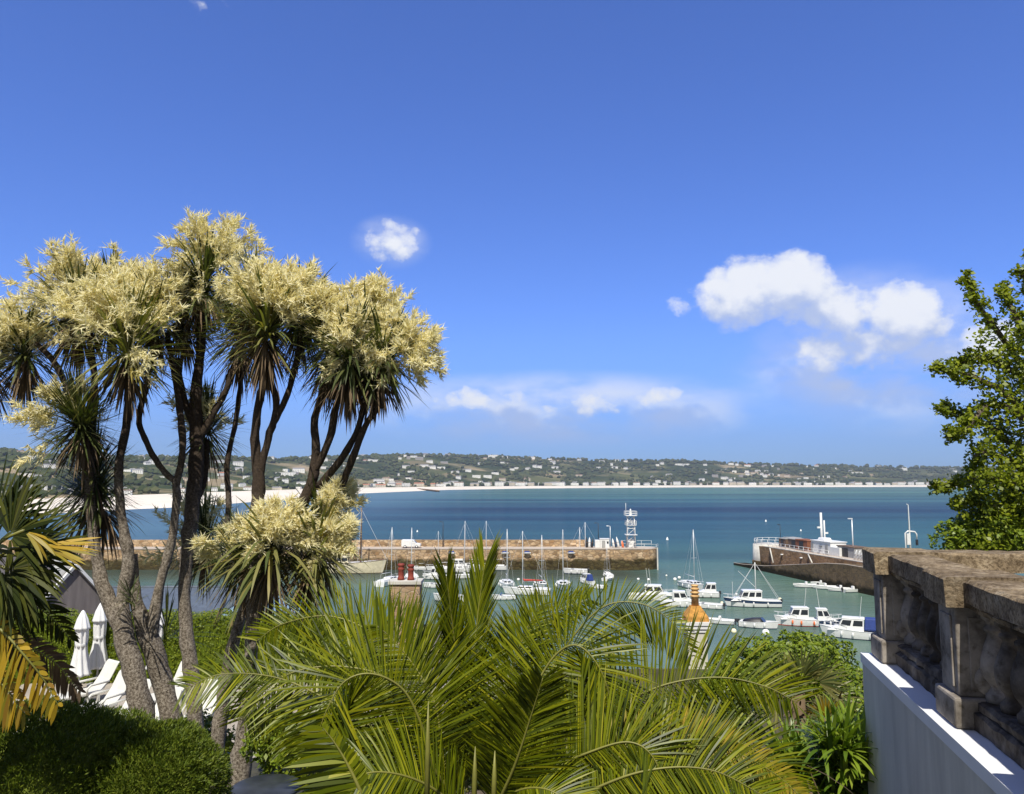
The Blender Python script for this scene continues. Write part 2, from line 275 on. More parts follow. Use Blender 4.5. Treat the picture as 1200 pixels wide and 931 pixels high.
# ------------------------------------------------------------------ mesh helpers
class MB:
    def __init__(s): s.v = []; s.f = []; s.m = []; s.sm = []
    def add(s, vs, fs, mi=0, sm=False):
        b = len(s.v); s.v.extend([tuple(p) for p in vs])
        for f in fs: s.f.append(tuple(i + b for i in f)); s.m.append(mi); s.sm.append(sm)
        return s
    def box(s, c, d, rz=0, mi=0, top=None):
        """box by centre and size; top = (sx, sy) scale of the upper face"""
        x, y, z = (q / 2 for q in d); t = top or (1, 1); cr, sr = math.cos(rz), math.sin(rz); vs = []
        for k, zz in ((0, -z), (1, z)):
            for (a, b_) in ((-x, -y), (x, -y), (x, y), (-x, y)):
                if k: a *= t[0]; b_ *= t[1]
                vs.append((c[0] + a * cr - b_ * sr, c[1] + a * sr + b_ * cr, c[2] + zz))
        return s.add(vs, [(3, 2, 1, 0), (4, 5, 6, 7), (0, 1, 5, 4), (1, 2, 6, 5), (2, 3, 7, 6), (3, 0, 4, 7)], mi)
    def tube(s, pts, rad, n=8, mi=0, cap=True, jit=0):
        pts = [Vector(p) for p in pts]
        if isinstance(rad, (int, float)): rad = [rad] * len(pts)
        vs = []; prev = None
        for i, p in enumerate(pts):
            t = (pts[min(i + 1, len(pts) - 1)] - pts[max(i - 1, 0)]).normalized()
            if prev is None: a = t.orthogonal().normalized()
            else:
                a = prev - t * prev.dot(t); a = a.normalized() if a.length > 1e-6 else t.orthogonal().normalized()
            prev = a; b = t.cross(a)
            for k in range(n):
                an = 2 * math.pi * k / n; r = rad[i] * (1 + random.uniform(-jit, jit))
                vs.append(p + (a * math.cos(an) + b * math.sin(an)) * r)
        fs = [(i * n + k, i * n + (k + 1) % n, (i + 1) * n + (k + 1) % n, (i + 1) * n + k) for i in range(len(pts) - 1) for k in range(n)]
        if cap: fs += [tuple(range(n - 1, -1, -1)), tuple((len(pts) - 1) * n + k for k in range(n))]
        return s.add(vs, fs, mi, n > 5)
    def lathe(s, prof, c=(0, 0, 0), n=16, mi=0, sm=True):
        vs = [(c[0] + r * math.cos(2 * math.pi * k / n), c[1] + r * math.sin(2 * math.pi * k / n), c[2] + z) for r, z in prof for k in range(n)]
        fs = [(i * n + k, i * n + (k + 1) % n, (i + 1) * n + (k + 1) % n, (i + 1) * n + k) for i in range(len(prof) - 1) for k in range(n)]
        fs += [tuple(range(n - 1, -1, -1)), tuple((len(prof) - 1) * n + k for k in range(n))]
        return s.add(vs, fs, mi, sm)
    def prism(s, poly, z0, z1, mi=0, mtop=None):
        n = len(poly); vs = [(x, y, z0) for x, y in poly] + [(x, y, z1) for x, y in poly]
        s.add(vs, [(i, (i + 1) % n, n + (i + 1) % n, n + i) for i in range(n)] + [tuple(range(n - 1, -1, -1))], mi)
        return s.add([(x, y, z1) for x, y in poly], [tuple(range(n))], mi if mtop is None else mtop)
    def loft(s, secs, mi=0, sm=True, caps=(True, True), closed=True):
        n = len(secs[0]); vs = [p for q in secs for p in q]; kk = n if closed else n - 1
        fs = [(i * n + k, i * n + (k + 1) % n, (i + 1) * n + (k + 1) % n, (i + 1) * n + k) for i in range(len(secs) - 1) for k in range(kk)]
        if caps[0]: fs.append(tuple(range(n - 1, -1, -1)))
        if caps[1]: fs.append(tuple((len(secs) - 1) * n + k for k in range(n)))
        return s.add(vs, fs, mi, sm)
    def blade(s, p, d, L, w, droop=0, side=None, n=3, mi=0, base=.55, fold=0):
        """one sword or leaflet: a tapered strip that bends with gravity"""
        d = d.normalized(); S = side if side is not None else d.cross(Vector((0, 0, 1)))
        if S.length < 1e-4: S = Vector((1, 0, 0))
        S = S.normalized(); vs = []; q = Vector(p); dd = d.copy()
        for i in range(n):
            t = i / n; ww = w * .5 * (base + (1 - base) * min(1, t * 3)) * (1 - max(0, t - .45) * .9)
            vs += [q - S * ww, q + S * ww]
            q = q + dd * (L / n); dd = (dd + Vector((0, 0, -droop / n))).normalized()
        vs.append(q); fs = [(2 * i, 2 * i + 1, 2 * i + 3, 2 * i + 2) for i in range(n - 1)] + [(2 * n - 2, 2 * n - 1, 2 * n)]
        return s.add(vs, fs, mi, True)
    def build(s, name, ms, parent=None, world=False, bev=0, **pr):
        off = Vector((0, 0, 0))
        if world and parent:
            p = parent
            while p: off += p.location; p = p.parent
        me = bpy.data.meshes.new(name)
        vs = s.v if not world else [(a - off.x, b - off.y, c - off.z) for a, b, c in s.v]
        me.from_pydata(vs, [], s.f)
        for m in (ms if isinstance(ms, (list, tuple)) else [ms]): me.materials.append(M[m] if isinstance(m, str) else m)
        me.polygons.foreach_set('material_index', s.m); me.polygons.foreach_set('use_smooth', s.sm); me.update()
        o = bpy.data.objects.new(name, me); COL.objects.link(o)
        if parent: o.parent = parent
        if bev:
            bm = o.modifiers.new('bevel', 'BEVEL'); bm.width = bev; bm.segments = 2; bm.limit_method = 'ANGLE'; bm.angle_limit = R(40)
        for k, v in pr.items(): o[k] = v
        return o
def thing(name, label, cat, loc=(0, 0, 0), rz=0, group=None):
    o = bpy.data.objects.new(name, None); COL.objects.link(o); o.location = loc; o.rotation_euler = (0, 0, rz); o.empty_display_size = .3
    o['label'] = label; o['category'] = cat
    if group: o['group'] = group
    return o
def tag(o, label, cat, group=None):
    o['label'] = label; o['category'] = cat
    if group: o['group'] = group
    return o
def dup(root, loc, rz, label, group=None, sc=1):
    def rec(o, par):
        c = o.copy(); COL.objects.link(c)
        if par: c.parent = par
        for ch in o.children: rec(ch, c)
        return c
    r = rec(root, None); r.location = loc; r.rotation_euler = (0, 0, rz); r.scale = (sc, sc, sc); r['label'] = label
    if group: r['group'] = group
    return r
def smooth(pts, k=5):
    """Catmull-Rom through 3-D points (with any extra scalars)"""
    P = [np.array(p, float) for p in pts]; P = [2 * P[0] - P[1]] + P + [2 * P[-1] - P[-2]]; out = []
    for i in range(1, len(P) - 2):
        for j in range(k):
            t = j / k; a, b, c, d = P[i - 1:i + 3]
            out.append(.5 * (2 * b + (c - a) * t + (2 * a - 5 * b + 4 * c - d) * t * t + (3 * b - a - 3 * c + d) * t ** 3))
    out.append(P[-2]); return out
def rnd(a, b): return random.uniform(a, b)
def unit():
    while True:
        v = Vector((rnd(-1, 1), rnd(-1, 1), rnd(-1, 1)))
        if .05 < v.length < 1: return v.normalized()
#@SETTING
# ------------------------------------------------------------------ sea
def sea():
    m, nt, b, o = newmat('sea_water')
    t = nt.nodes.new('ShaderNodeTexCoord'); s = nt.nodes.new('ShaderNodeSeparateXYZ'); nt.links.new(t.outputs['Object'], s.inputs[0])
    warp = mathn(nt, 'SUBTRACT', noise(nt, .0016, 4, .5, stretch=(.45, 1.6, 1)), .5)
    ly = mathn(nt, 'LOGARITHM', mathn(nt, 'MAXIMUM', s.outputs[1], 20.0), math.e)
    ly = mathn(nt, 'ADD', ly, mathn(nt, 'MULTIPLY', warp, .55))
    fac = nt.nodes.new('ShaderNodeMapRange'); fac.inputs[1].default_value = 4.4; fac.inputs[2].default_value = 7.9; nt.links.new(ly, fac.inputs[0])
    def q(d): return (math.log(d) - 4.4) / 3.5
    c = ramp(nt, fac.outputs[0], [(q(90), (.095, .150, .125)), (q(150), (.070, .125, .105)), (q(195), (.046, .110, .115)), (q(280), (.030, .092, .130)), (q(400), (.015, .060, .108)), (q(620), (.013, .046, .092)), (q(820), (.028, .088, .118)), (q(1100), (.042, .112, .115)), (q(1900), (.062, .140, .128))])
    # bands of wind and weed on the water
    bands = noise(nt, .010, 5, .55, stretch=(.12, 1, 1)); c = mixc(nt, 1.0, c, ramp(nt, bands, [(.36, (.50, .56, .68)), (.5, (1, 1, 1)), (.64, (1.6, 1.45, 1.22))]), 'MULTIPLY')
    # greener shallows to the right
    g = nt.nodes.new('ShaderNodeMapRange'); g.interpolation_type = 'SMOOTHSTEP'; g.inputs[1].default_value = 60; g.inputs[2].default_value = 240; nt.links.new(s.outputs[0], g.inputs[0])
    yg = nt.nodes.new('ShaderNodeMapRange'); yg.inputs[1].default_value = 520; yg.inputs[2].default_value = 250; nt.links.new(s.outputs[1], yg.inputs[0])
    c = mixc(nt, mathn(nt, 'MULTIPLY', mathn(nt, 'MULTIPLY', g.outputs[0], yg.outputs[0]), .55), c, (.035, .13, .135))
    # dark reflection of the long pier and weedy bottom, put into the water colour
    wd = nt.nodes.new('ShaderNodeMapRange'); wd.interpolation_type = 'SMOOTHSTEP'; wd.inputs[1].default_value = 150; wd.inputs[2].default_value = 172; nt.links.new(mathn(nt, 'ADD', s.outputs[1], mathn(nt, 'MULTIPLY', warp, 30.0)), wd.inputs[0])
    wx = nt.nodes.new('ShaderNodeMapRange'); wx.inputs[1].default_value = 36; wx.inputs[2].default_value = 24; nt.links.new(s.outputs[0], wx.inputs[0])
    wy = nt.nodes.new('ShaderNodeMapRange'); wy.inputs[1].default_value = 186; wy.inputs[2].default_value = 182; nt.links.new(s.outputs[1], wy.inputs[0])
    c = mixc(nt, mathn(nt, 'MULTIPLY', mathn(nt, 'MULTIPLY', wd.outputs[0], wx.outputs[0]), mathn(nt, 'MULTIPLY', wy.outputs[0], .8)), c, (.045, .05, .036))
    lf = nt.nodes.new('ShaderNodeMapRange'); lf.interpolation_type = 'SMOOTHSTEP'; lf.inputs[1].default_value = -10; lf.inputs[2].default_value = -170; nt.links.new(s.outputs[0], lf.inputs[0])
    yl = nt.nodes.new('ShaderNodeMapRange'); yl.inputs[1].default_value = 190; yl.inputs[2].default_value = 260; nt.links.new(s.outputs[1], yl.inputs[0])
    c = mixc(nt, mathn(nt, 'MULTIPLY', mathn(nt, 'MULTIPLY', lf.outputs[0], yl.outputs[0]), .65), c, (.10, .19, .28))
    nt.links.new(c, b.inputs['Base Color']); b.inputs['Roughness'].default_value = .16; b.inputs['IOR'].default_value = 1.33; b.inputs['Specular IOR Level'].default_value = .34
    h = mathn(nt, 'ADD', noise(nt, .55, 6, .6, stretch=(.5, 1, 1)), mathn(nt, 'MULTIPLY', noise(nt, .07, 3, .5, stretch=(.4, 1, 1)), 1.6))
    # calm behind the piers, wind-ruffled outside
    cal = nt.nodes.new('ShaderNodeMapRange'); cal.inputs[1].default_value = 150; cal.inputs[2].default_value = 230; cal.inputs[3].default_value = .24; cal.inputs[4].default_value = .75; nt.links.new(s.outputs[1], cal.inputs[0])
    bn = nt.nodes.new('ShaderNodeBump'); bn.inputs['Distance'].default_value = .7; nt.links.new(cal.outputs[0], bn.inputs['Strength']); nt.links.new(h, bn.inputs['Height']); nt.links.new(bn.outputs[0], b.inputs['Normal'])
    # wave faces seen at a low angle mirror far less sky than a flat sheet would: Fresnel reflection scaled for a ruffled sea
    b.inputs['Specular IOR Level'].default_value = 0; b.inputs['Roughness'].default_value = 1
    gl = nt.nodes.new('ShaderNodeBsdfGlossy'); gl.inputs['Roughness'].default_value = .12; nt.links.new(bn.outputs[0], gl.inputs['Normal'])
    fr = nt.nodes.new('ShaderNodeFresnel'); fr.inputs['IOR'].default_value = 1.33; nt.links.new(bn.outputs[0], fr.inputs['Normal'])
    mx = nt.nodes.new('ShaderNodeMixShader'); ck = nt.nodes.new('ShaderNodeMapRange'); ck.inputs[1].default_value = 150; ck.inputs[2].default_value = 230; ck.inputs[3].default_value = .5; ck.inputs[4].default_value = .34; nt.links.new(s.outputs[1], ck.inputs[0])
    nt.links.new(mathn(nt, 'MULTIPLY', fr.outputs[0], ck.outputs[0]), mx.inputs[0])
    nt.links.new(b.outputs[0], mx.inputs[1]); nt.links.new(gl.outputs[0], mx.inputs[2]); nt.links.new(mx.outputs[0], o.inputs[0])
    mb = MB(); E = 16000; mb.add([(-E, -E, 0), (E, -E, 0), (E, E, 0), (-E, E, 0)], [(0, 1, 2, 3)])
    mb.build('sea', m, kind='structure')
sea()

# ------------------------------------------------------------------ far shore: beach, hills, woods
def interp(x, pts):
    xs, ys = zip(*pts); return float(np.interp(x, xs, ys))
def vnoise(seed):
    rs = np.random.RandomState(seed); g = rs.rand(256, 256)
    def f(x, y):
        i, j = math.floor(x), math.floor(y); a, b = x - i, y - j; a = a * a * (3 - 2 * a); b = b * b * (3 - 2 * b)
        G = lambda p, q: g[p % 256, q % 256]
        return (G(i, j) * (1 - a) + G(i + 1, j) * a) * (1 - b) + (G(i, j + 1) * (1 - a) + G(i + 1, j + 1) * a) * b
    return f
VN = vnoise(3)
SHORE = [(-1200, 690), (-300, 640), (0, 610), (60, 602), (150, 597), (230, 593.5), (300, 588), (420, 578.5), (520, 574.3), (620, 572.6), (800, 571.3), (1000, 570.9), (1300, 570.6), (2400, 571)]
RIDGE = [(-1200, 505), (-200, 522), (0, 526), (50, 532), (140, 535), (250, 535), (330, 537), (420, 534), (490, 532.5), (540, 533.5), (620, 536), (700, 539), (800, 540), (900, 544), (1000, 546), (1110, 548), (1300, 550), (2400, 552)]
SANDW = [(-1200, 250), (0, 180), (60, 230), (170, 330), (300, 520), (420, 620), (520, 420), (620, 380), (1000, 340), (2400, 340)]
def shoreY(px): return 20 * F / (interp(px, SHORE) - HZ)
def land(px, t):
    """height of the land t metres inland along the sight line of column px"""
    S = shoreY(px); sw = interp(px, SANDW); Lr = 1250.0
    zr = 20 + (HZ - interp(px, RIDGE)) / F * (S + sw + Lr)
    zb = 4.5
    if t < 0: return t * .02
    if t < sw: return zb * (t / sw) ** 1.2
    k = (t - sw) / Lr; X = (px - 600) / F * (S + t); Y = S + t
    w = (VN(X / 260 + 31, Y / 260) - .5) * .30 + (VN(X / 90, Y / 90 + 7) - .5) * .10
    if k < .1: return zb + 3 * k / .1
    q = min(1, (k - .1) / .9); e = q * q * (3 - 2 * q) * .55 + q * .45
    z = zb + 3 + (zr - zb - 10) * e + w * (zr - zb) * math.sin(math.pi * min(1, q)) * .5
    return z - max(0, k - 1) * 30
def landpt(px, t):
    Y = shoreY(px) + t; return Vector(((px - 600) / F * Y, Y, land(px, t)))
def hills():
    cols = list(range(-1100, 2320, 14))
    ts = [(-1, -30)] + [(0, k / 5) for k in range(6)]
    mb = MB(); secs = []
    for px in cols: secs.append([landpt(px, interp(px, SANDW) * f if a == 0 else f) for a, f in ts])
    mb.loft(secs, 0, True, (False, False), False)
    mb.build('beach', 'sand', kind='structure')
    m, nt, b, o = newmat('hillside_fields')
    n1 = noise(nt, .0045, 5, .55); v = nt.nodes.new('ShaderNodeTexVoronoi'); v.inputs['Scale'].default_value = .0075
    t = nt.nodes.new('ShaderNodeTexCoord'); nt.links.new(t.outputs['Object'], v.inputs['Vector'])
    sp = nt.nodes.new('ShaderNodeSeparateColor'); nt.links.new(v.outputs['Color'], sp.inputs[0])
    fields = ramp(nt, sp.outputs[0], [(.0, (.07, .085, .035)), (.35, (.13, .135, .06)), (.5, (.06, .072, .03)), (.66, (.30, .235, .15)), (.82, (.11, .122, .05)), (1, (.36, .28, .18))])
    wood = ramp(nt, noise(nt, .05, 5, .65), [(.35, (.022, .035, .016)), (.65, (.05, .068, .026))])
    k = ramp(nt, n1, [(.44, (0, 0, 0)), (.56, (1, 1, 1))])
    nt.links.new(mixc(nt, k, wood, fields), b.inputs['Base Color']); b.inputs['Roughness'].default_value = 1; b.inputs['Specular IOR Level'].default_value = 0
    mb = MB(); secs = []
    for px in cols:
        sw = interp(px, SANDW); secs.append([landpt(px, sw - 6) - Vector((0, 0, .4))] + [landpt(px, sw + 1250 * k / 26) for k in range(1, 30)] + [landpt(px, sw + 1800) - Vector((0, 0, 40))])
    mb.loft(secs, 0, True, (False, False), False)
    mb.build('hills', m, kind='structure')
hills()
PHI = (1 + 5 ** .5) / 2
ICO_V = [Vector(p).normalized() for p in ((-1, PHI, 0), (1, PHI, 0), (-1, -PHI, 0), (1, -PHI, 0), (0, -1, PHI), (0, 1, PHI), (0, -1, -PHI), (0, 1, -PHI), (PHI, 0, -1), (PHI, 0, 1), (-PHI, 0, -1), (-PHI, 0, 1))]
ICO_F = [(0, 11, 5), (0, 5, 1), (0, 1, 7), (0, 7, 10), (0, 10, 11), (1, 5, 9), (5, 11, 4), (11, 10, 2), (10, 7, 6), (7, 1, 8), (3, 9, 4), (3, 4, 2), (3, 2, 6), (3, 6, 8), (3, 8, 9), (4, 9, 5), (2, 4, 11), (6, 2, 10), (8, 6, 7), (9, 8, 1)]
def woodland():
    m = leafmat('far_tree_crowns', [(.034, .048, .020), (.060, .076, .030), (.044, .060, .024), (.095, .10, .046), (.052, .066, .030)], .9, 0, spec=.05)
    mb = MB(); n = 0
    while n < 9500:
        px = rnd(-420, 1560); S = shoreY(px); sw = interp(px, SANDW); k = random.random()
        if k < .07 and random.random() < .55: continue
        t = sw + 20 + 1250 * k * 1.02; p = landpt(px, t)
        d = VN(p.x / 120 + 60, p.y / 120) * .7 + VN(p.x / 45, p.y / 45 + 90) * .4
        if d < .50 and k < .93: continue
        r = rnd(2.4, 7.0) * (.8 + p.y / 5200) * (1.1 if k > .9 else 1); sq = rnd(.7, 1.15)
        mb.add([(p.x + q.x * r * rnd(.75, 1.25), p.y + q.y * r * rnd(.75, 1.25), p.z + r * .5 + q.z * r * sq * rnd(.75, 1.2)) for q in ICO_V], ICO_F); n += 1
    mb.build('far_woodland', m, kind='stuff')
woodland()

# ------------------------------------------------------------------ houses across the bay
def far_houses():
    wl = {'white': plain('far_white_render', (.86, .85, .82), .9, .05), 'cream': plain('far_cream_render', (.62, .55, .44), .9, .08), 'grey': plain('far_grey_stone', (.36, .33, .30), .9, .1)}
    rf = {'slate': plain('far_slate', (.26, .255, .26), .9, .15), 'red': plain('far_red_tiles', (.40, .17, .10), .9, .15), 'brown': plain('far_brown_tiles', (.22, .15, .11), .9, .15), 'flat': plain('far_flat_roof', (.62, .61, .58), .9, .08)}
    win = plain('far_window', (.09, .10, .12), .4, .2)
    def house(px, t, w, d, h, wm, rm, label, group, cat='house', name='far_house', nwin=None):
        p = landpt(px, t); mb = MB(); lo = -4
        mb.box((0, 0, (h + lo) / 2), (w, d, h - lo))
        if rm == 'flat':
            mb.box((0, 0, h + .35), (w + .8, d + .8, .7), mi=1)
        else:
            e = .5; rh = h + min(w, d) * .24
            mb.add([(-w / 2 - e, -d / 2 - e, h), (w / 2 + e, -d / 2 - e, h), (w / 2 + e, d / 2 + e, h), (-w / 2 - e, d / 2 + e, h), (-w / 2 + rnd(0, 2), 0, rh), (w / 2 - rnd(0, 2), 0, rh)],
                   [(0, 1, 5, 4), (2, 3, 4, 5), (1, 2, 5), (3, 0, 4), (3, 2, 1, 0)], 1)
            if w < 30: mb.box((w * .3, .4, rh + .3), (1.1, .9, 2.2))
        nw = nwin or max(2, int(w / 4))
        for st in range(max(1, int(h / 3.2))):
            for i in range(nw):
                mb.box((-w / 2 + w * (i + .5) / nw, -d / 2 - .03, 1.7 + st * 3.0), (1.5, .1, 1.4), mi=2)
        az = math.atan2(p.x, p.y)
        o = mb.build(name, [wl[wm], rf[rm], win]); o.location = p; o.rotation_euler = (0, 0, -az + rnd(-.5, .5) if w < 24 else -az + rnd(-.15, .15))
        k = max(.5, min(1, p.y / 2100)); o.scale = (k, k, k * .92)
        tag(o, label, cat, group); return o
    used = []
    def free(px, k, w):
        for a, b, c in used:
            if abs(a - px) < (w + c) * .36 and abs(b - k) < .05: return False
        used.append((px, k, w)); return True
    # named landmarks
    house(578, interp(578, SANDW) + 1190, 46, 18, 13, 'white', 'flat', 'long white building standing alone on the highest ridge left of centre', None)
    house(427, interp(427, SANDW) + 1185, 30, 15, 8, 'white', 'slate', 'white house on the skyline behind the leaning cabbage tree branches', None)
    house(197, interp(197, SANDW) + 420, 34, 14, 9, 'white', 'flat', 'broad white flat roofed hotel on the slope seen between the palm trunks', None, 'hotel', 'hillside_hotel')
    house(336, interp(336, SANDW) + 560, 52, 18, 11, 'white', 'flat', 'large white tiered hotel on the hillside above the beach', None, 'hotel', 'hillside_hotel')
    house(268, interp(268, SANDW) + 120, 30, 14, 12, 'white', 'slate', 'tall white seafront villa behind the slim palm trunk', None)
    house(1001, interp(1001, SANDW) + 700, 60, 16, 9, 'white', 'flat', 'long low white building on the right part of the far hill', None)
    house(1057, interp(1057, SANDW) + 980, 34, 16, 12, 'white', 'flat', 'square white block standing on the far ridge near the right tree', None)
    house(800, interp(800, SANDW) + 900, 56, 18, 8, 'white', 'flat', 'wide white building near the top of the hill above the light tower', None)
    kinds = [('white', 'slate', 'tiny white house with a slate roof scattered on the far hillside', 'white slate roofed houses on the far hillside'),
             ('white', 'flat', 'tiny white flat roofed house scattered on the far hillside', 'white flat roofed houses on the far hillside'),
             ('cream', 'brown', 'tiny cream house with a brown roof scattered on the far hillside', 'cream brown roofed houses on the far hillside'),
             ('grey', 'slate', 'tiny grey stone house with a slate roof on the far hillside', 'grey stone houses on the far hillside'),
             ('white', 'red', 'tiny white house with a red tiled roof on the far hillside', 'white red roofed houses on the far hillside')]
    n = 0
    while n < 232:
        px = rnd(-60, 1130); k = random.random() ** 1.5 * .95 + .03
        c = VN(px / 32 + 11, k * 6 + 40)
        if c < .52 and random.random() < .9: continue
        w = rnd(13, 32)
        if not free(px, k, w * F / 2400): continue
        a = random.choices(kinds, (9, 7, 2.5, 1.5, .6))[0]
        house(px, interp(px, SANDW) + 30 + 1230 * k, w, rnd(9, 13), rnd(6, 10.5), a[0], a[1], a[2], a[3]); n += 1
    row = [('white', 'slate', 'tiny white seafront house with a slate roof in the row along the far beach', 'white slate roofed seafront houses'),
           ('cream', 'slate', 'tiny cream seafront house with a slate roof in the row along the far beach', 'cream seafront houses'),
           ('white', 'flat', 'tiny white flat roofed seafront block in the row along the far beach', 'white flat roofed seafront blocks'),
           ('white', 'brown', 'tiny white seafront house with a brown roof in the row along the far beach', 'white brown roofed seafront houses')]
    red = ('cream', 'red', 'cream seafront house under red tiles in the terrace behind the far beach', 'red roofed seafront terrace')
    px = 150
    while px < 1130:
        w = rnd(14, 30); a = red if 425 < px < 515 and random.random() < .8 else random.choice(row)
        house(px, interp(px, SANDW) + rnd(14, 60), w, 11, rnd(6, 11.5), a[0], a[1], a[2], a[3])
        px += w * F / (shoreY(px) + 300) * rnd(1.05, 1.7)
    # low stone breakwater on the beach
    mb = MB(); a, b = onz(490, 573.4, 1), onz(513, 576, 1)
    d = (b - a); mb.box(((a.x + b.x) / 2, (a.y + b.y) / 2, 1.2), (d.length, 7, 3.4), math.atan2(d.y, d.x))
    tag(mb.build('breakwater', 'pierdark'), 'low dark stone breakwater lying across the far white beach', 'breakwater')
far_houses()

# ------------------------------------------------------------------ near ground
def G(x, y):
    if y < 13: z = 15.6
    elif y < 17: z = 15.6 - 2.3 * (y - 13) / 4
    elif y < 29: z = 13.3
    elif y < 36: z = 13.3 - 4.8 * (y - 29) / 7
    else: z = 8.5 - 5.0 * min(1, (y - 36) / 18)
    if x > 1 and 6 < y < 29: z = min(z, 16.4 - .28 * (y - 6)) 
    return z
def ground():
    mb = MB(); xs = [-120, -60, -30] + [k * 1.5 for k in range(-14, 15)] + [30, 60, 120, 260]; ys = [-40, -10, 0] + [k for k in range(2, 46)] + [50, 54, 60, 66]
    secs = []
    for y in ys: secs.append([(x, y, G(x, y) + (rnd(-.05, .05) if y < 17 else 0)) for x in xs])
    mb.loft(secs, 0, True, (False, False), False)
    mb.build('garden_ground', 'soil', kind='structure')
    mb = MB(); mb.box((-8, 22.6, 13.33), (16, 10.2, .12)); mb.build('paved_terrace', 'paving', kind='structure')
    mb = MB(); mb.box((70, 66.6, 0), (380, 1.2, 7.1)); tag(mb.build('quay_wall', 'pierdark'), 'dark stone quay wall along the near side of the harbour', 'wall')
ground()

# ------------------------------------------------------------------ piers
def rail(name, label, pts, h=1.05, r=.035, gap=2.0, mat='white', bars=2):
    t = thing(name, label, 'railing', pts[0]); n = 0
    mb = MB()
    for k in range(bars):
        z = Vector((0, 0, h * (k + 1) / bars)); mb.tube([Vector(p) + z for p in pts], r, 6)
    mb.build('handrail', mat, t, True)
    for a, b in zip(pts[:-1], pts[1:]):
        a, b = Vector(a), Vector(b); m = max(1, int((b - a).length / gap))
        for i in range(m + 1):
            if i == 0 and n: continue
            p = a.lerp(b, i / m); q = MB(); q.tube([p, p + Vector((0, 0, h))], r * 1.1, 6); q.build('post', mat, t, True); n += 1
    return t
def piers():
    # ---- long pier on the left
    t = thing('stone_pier', 'long tan granite pier with a roadway closing the far side of the harbour', 'pier', (0, 185, 0))
    ex = 33.6
    end = [(ex - 3.4 + 3.4 * math.sin(a), 185.2 - 4.2 * math.cos(a)) for a in np.linspace(0, math.pi, 12)]
    mb = MB(); mb.prism([(-190, 181), *end, (-190, 189.4)], -2, 4.55); mb.build('quay_face', 'pierstone', t, True)
    mb = MB(); mb.prism([(-190, 181.35), *[(ex - 3.4 + 3.1 * math.sin(a), 185.2 - 3.85 * math.cos(a)) for a in np.linspace(0, math.pi, 12)], (-190, 189.3)], 4.55, 4.62); mb.build('roadway', 'road', t, True)
    mb = MB(); mb.prism([(-190, 187.9), (17.2, 187.9), (17.2, 189), (-190, 189)], 4.62, 6.15); mb.build('parapet', 'pierstone', t, True)
    mb = MB(); mb.prism([(-190, 180.93), (ex - 3.4, 180.93), (ex - 3.4, 181.5), (-190, 181.5)], 4.56, 4.74); mb.build('kerb', 'road', t, True)
    # stairs cut down the end of the pier
    st = MB()
    for k in range(9): st.box((ex - 11 + k * .75, 180.6, .2 + 4.3 - k * .48 - 2.2), (.76, .8, 4.4))
    st.build('steps', 'pierstone', t, True)
    for i, px in enumerate((676, 737)):
        pass
    # ladders
    for px, lab in ((527.5, 'left'), (717, 'right')): pass
    # light tower
    b = at(739.5, 640.2, 185); z0 = 4.62
    t = thing('light_tower', 'white lattice light tower with railed platforms at the end of the left pier', 'light tower', (b.x, 185, z0))
    w0, w1, H = .95, .75, 8.6; H = 7.4; P = lambda k, z: (lambda w: (w * (1 if k in (1, 2) else -1), w * (1 if k in (2, 3) else -1), z))(w0 + (w1 - w0) * z / H)
    for k in range(4): MB().tube([P(k, 0), P(k, H)], .09, 6).build('corner_post', 'white', t)
    br = MB()
    for k in range(4):
        for j in range(5):
            z = H * j / 5; z2 = H * (j + 1) / 5
            br.tube([P(k, z), P((k + 1) % 4, z2)], .05, 5); br.tube([P(k, z2), P((k + 1) % 4, z2)], .05, 5)
    br.build('lattice', 'white', t)
    for z, w in ((3.0, 1.35), (5.2, 1.15), (7.4, 1.3)):
        pl = MB().box((0, 0, z), (2 * w, 2 * w, .12)).build('platform', 'white', t)
        g = MB()
        if z > 4:
            for hh in (.5, 1.0): g.tube([(-w, -w, z + hh), (w, -w, z + hh), (w, w, z + hh), (-w, w, z + hh), (-w, -w, z + hh)], .045, 5)
            for x, y in ((-w, -w), (0, -w), (w, -w), (w, 0), (w, w), (0, w), (-w, w), (-w, 0)): g.tube([(x, y, z), (x, y, z + 1)], .05, 5)
            g.build('guard_rail', 'white', pl)
    MB().box((0, 0, 7.8), (.55, .55, .7)).build('lamp_housing', 'white', t)
    MB().lathe([(.12, 8.15), (.2, 8.3), (.2, 8.75), (.06, 8.95)]).build('lantern', 'white', t)
    MB().tube([(-1.2, -.8, 7.4), (-1.2, -.8, 10.3)], .05, 6).build('aerial', 'white', t)
    MB().box((0, .1, 1.0), (1.2, 1.2, 1.9)).build('base_cabinet', 'white', t)
    # hut
    b = at(706, 641, 184.6)
    t = thing('pier_hut', 'small white flat roofed hut near the end of the left pier', 'hut', (b.x, 185, 4.62))
    MB().box((.5, 0, 1.0), (2.1, 1.8, 2.0)).build('wall', 'white', t, bev=.03)
    MB().box((-1.15, .05, .9), (1.15, 1.7, 1.75)).build('store_box', 'white', t, bev=.03)
    MB().box((.5, 0, 2.06), (2.25, 1.95, .14)).build('roof', 'white', t)
    MB().box((.2, -.93, .85), (.75, .06, 1.65)).build('door', 'grey', t)
    MB().box((1.15, -.93, 1.25), (.45, .06, .5)).build('window', 'glass', t)
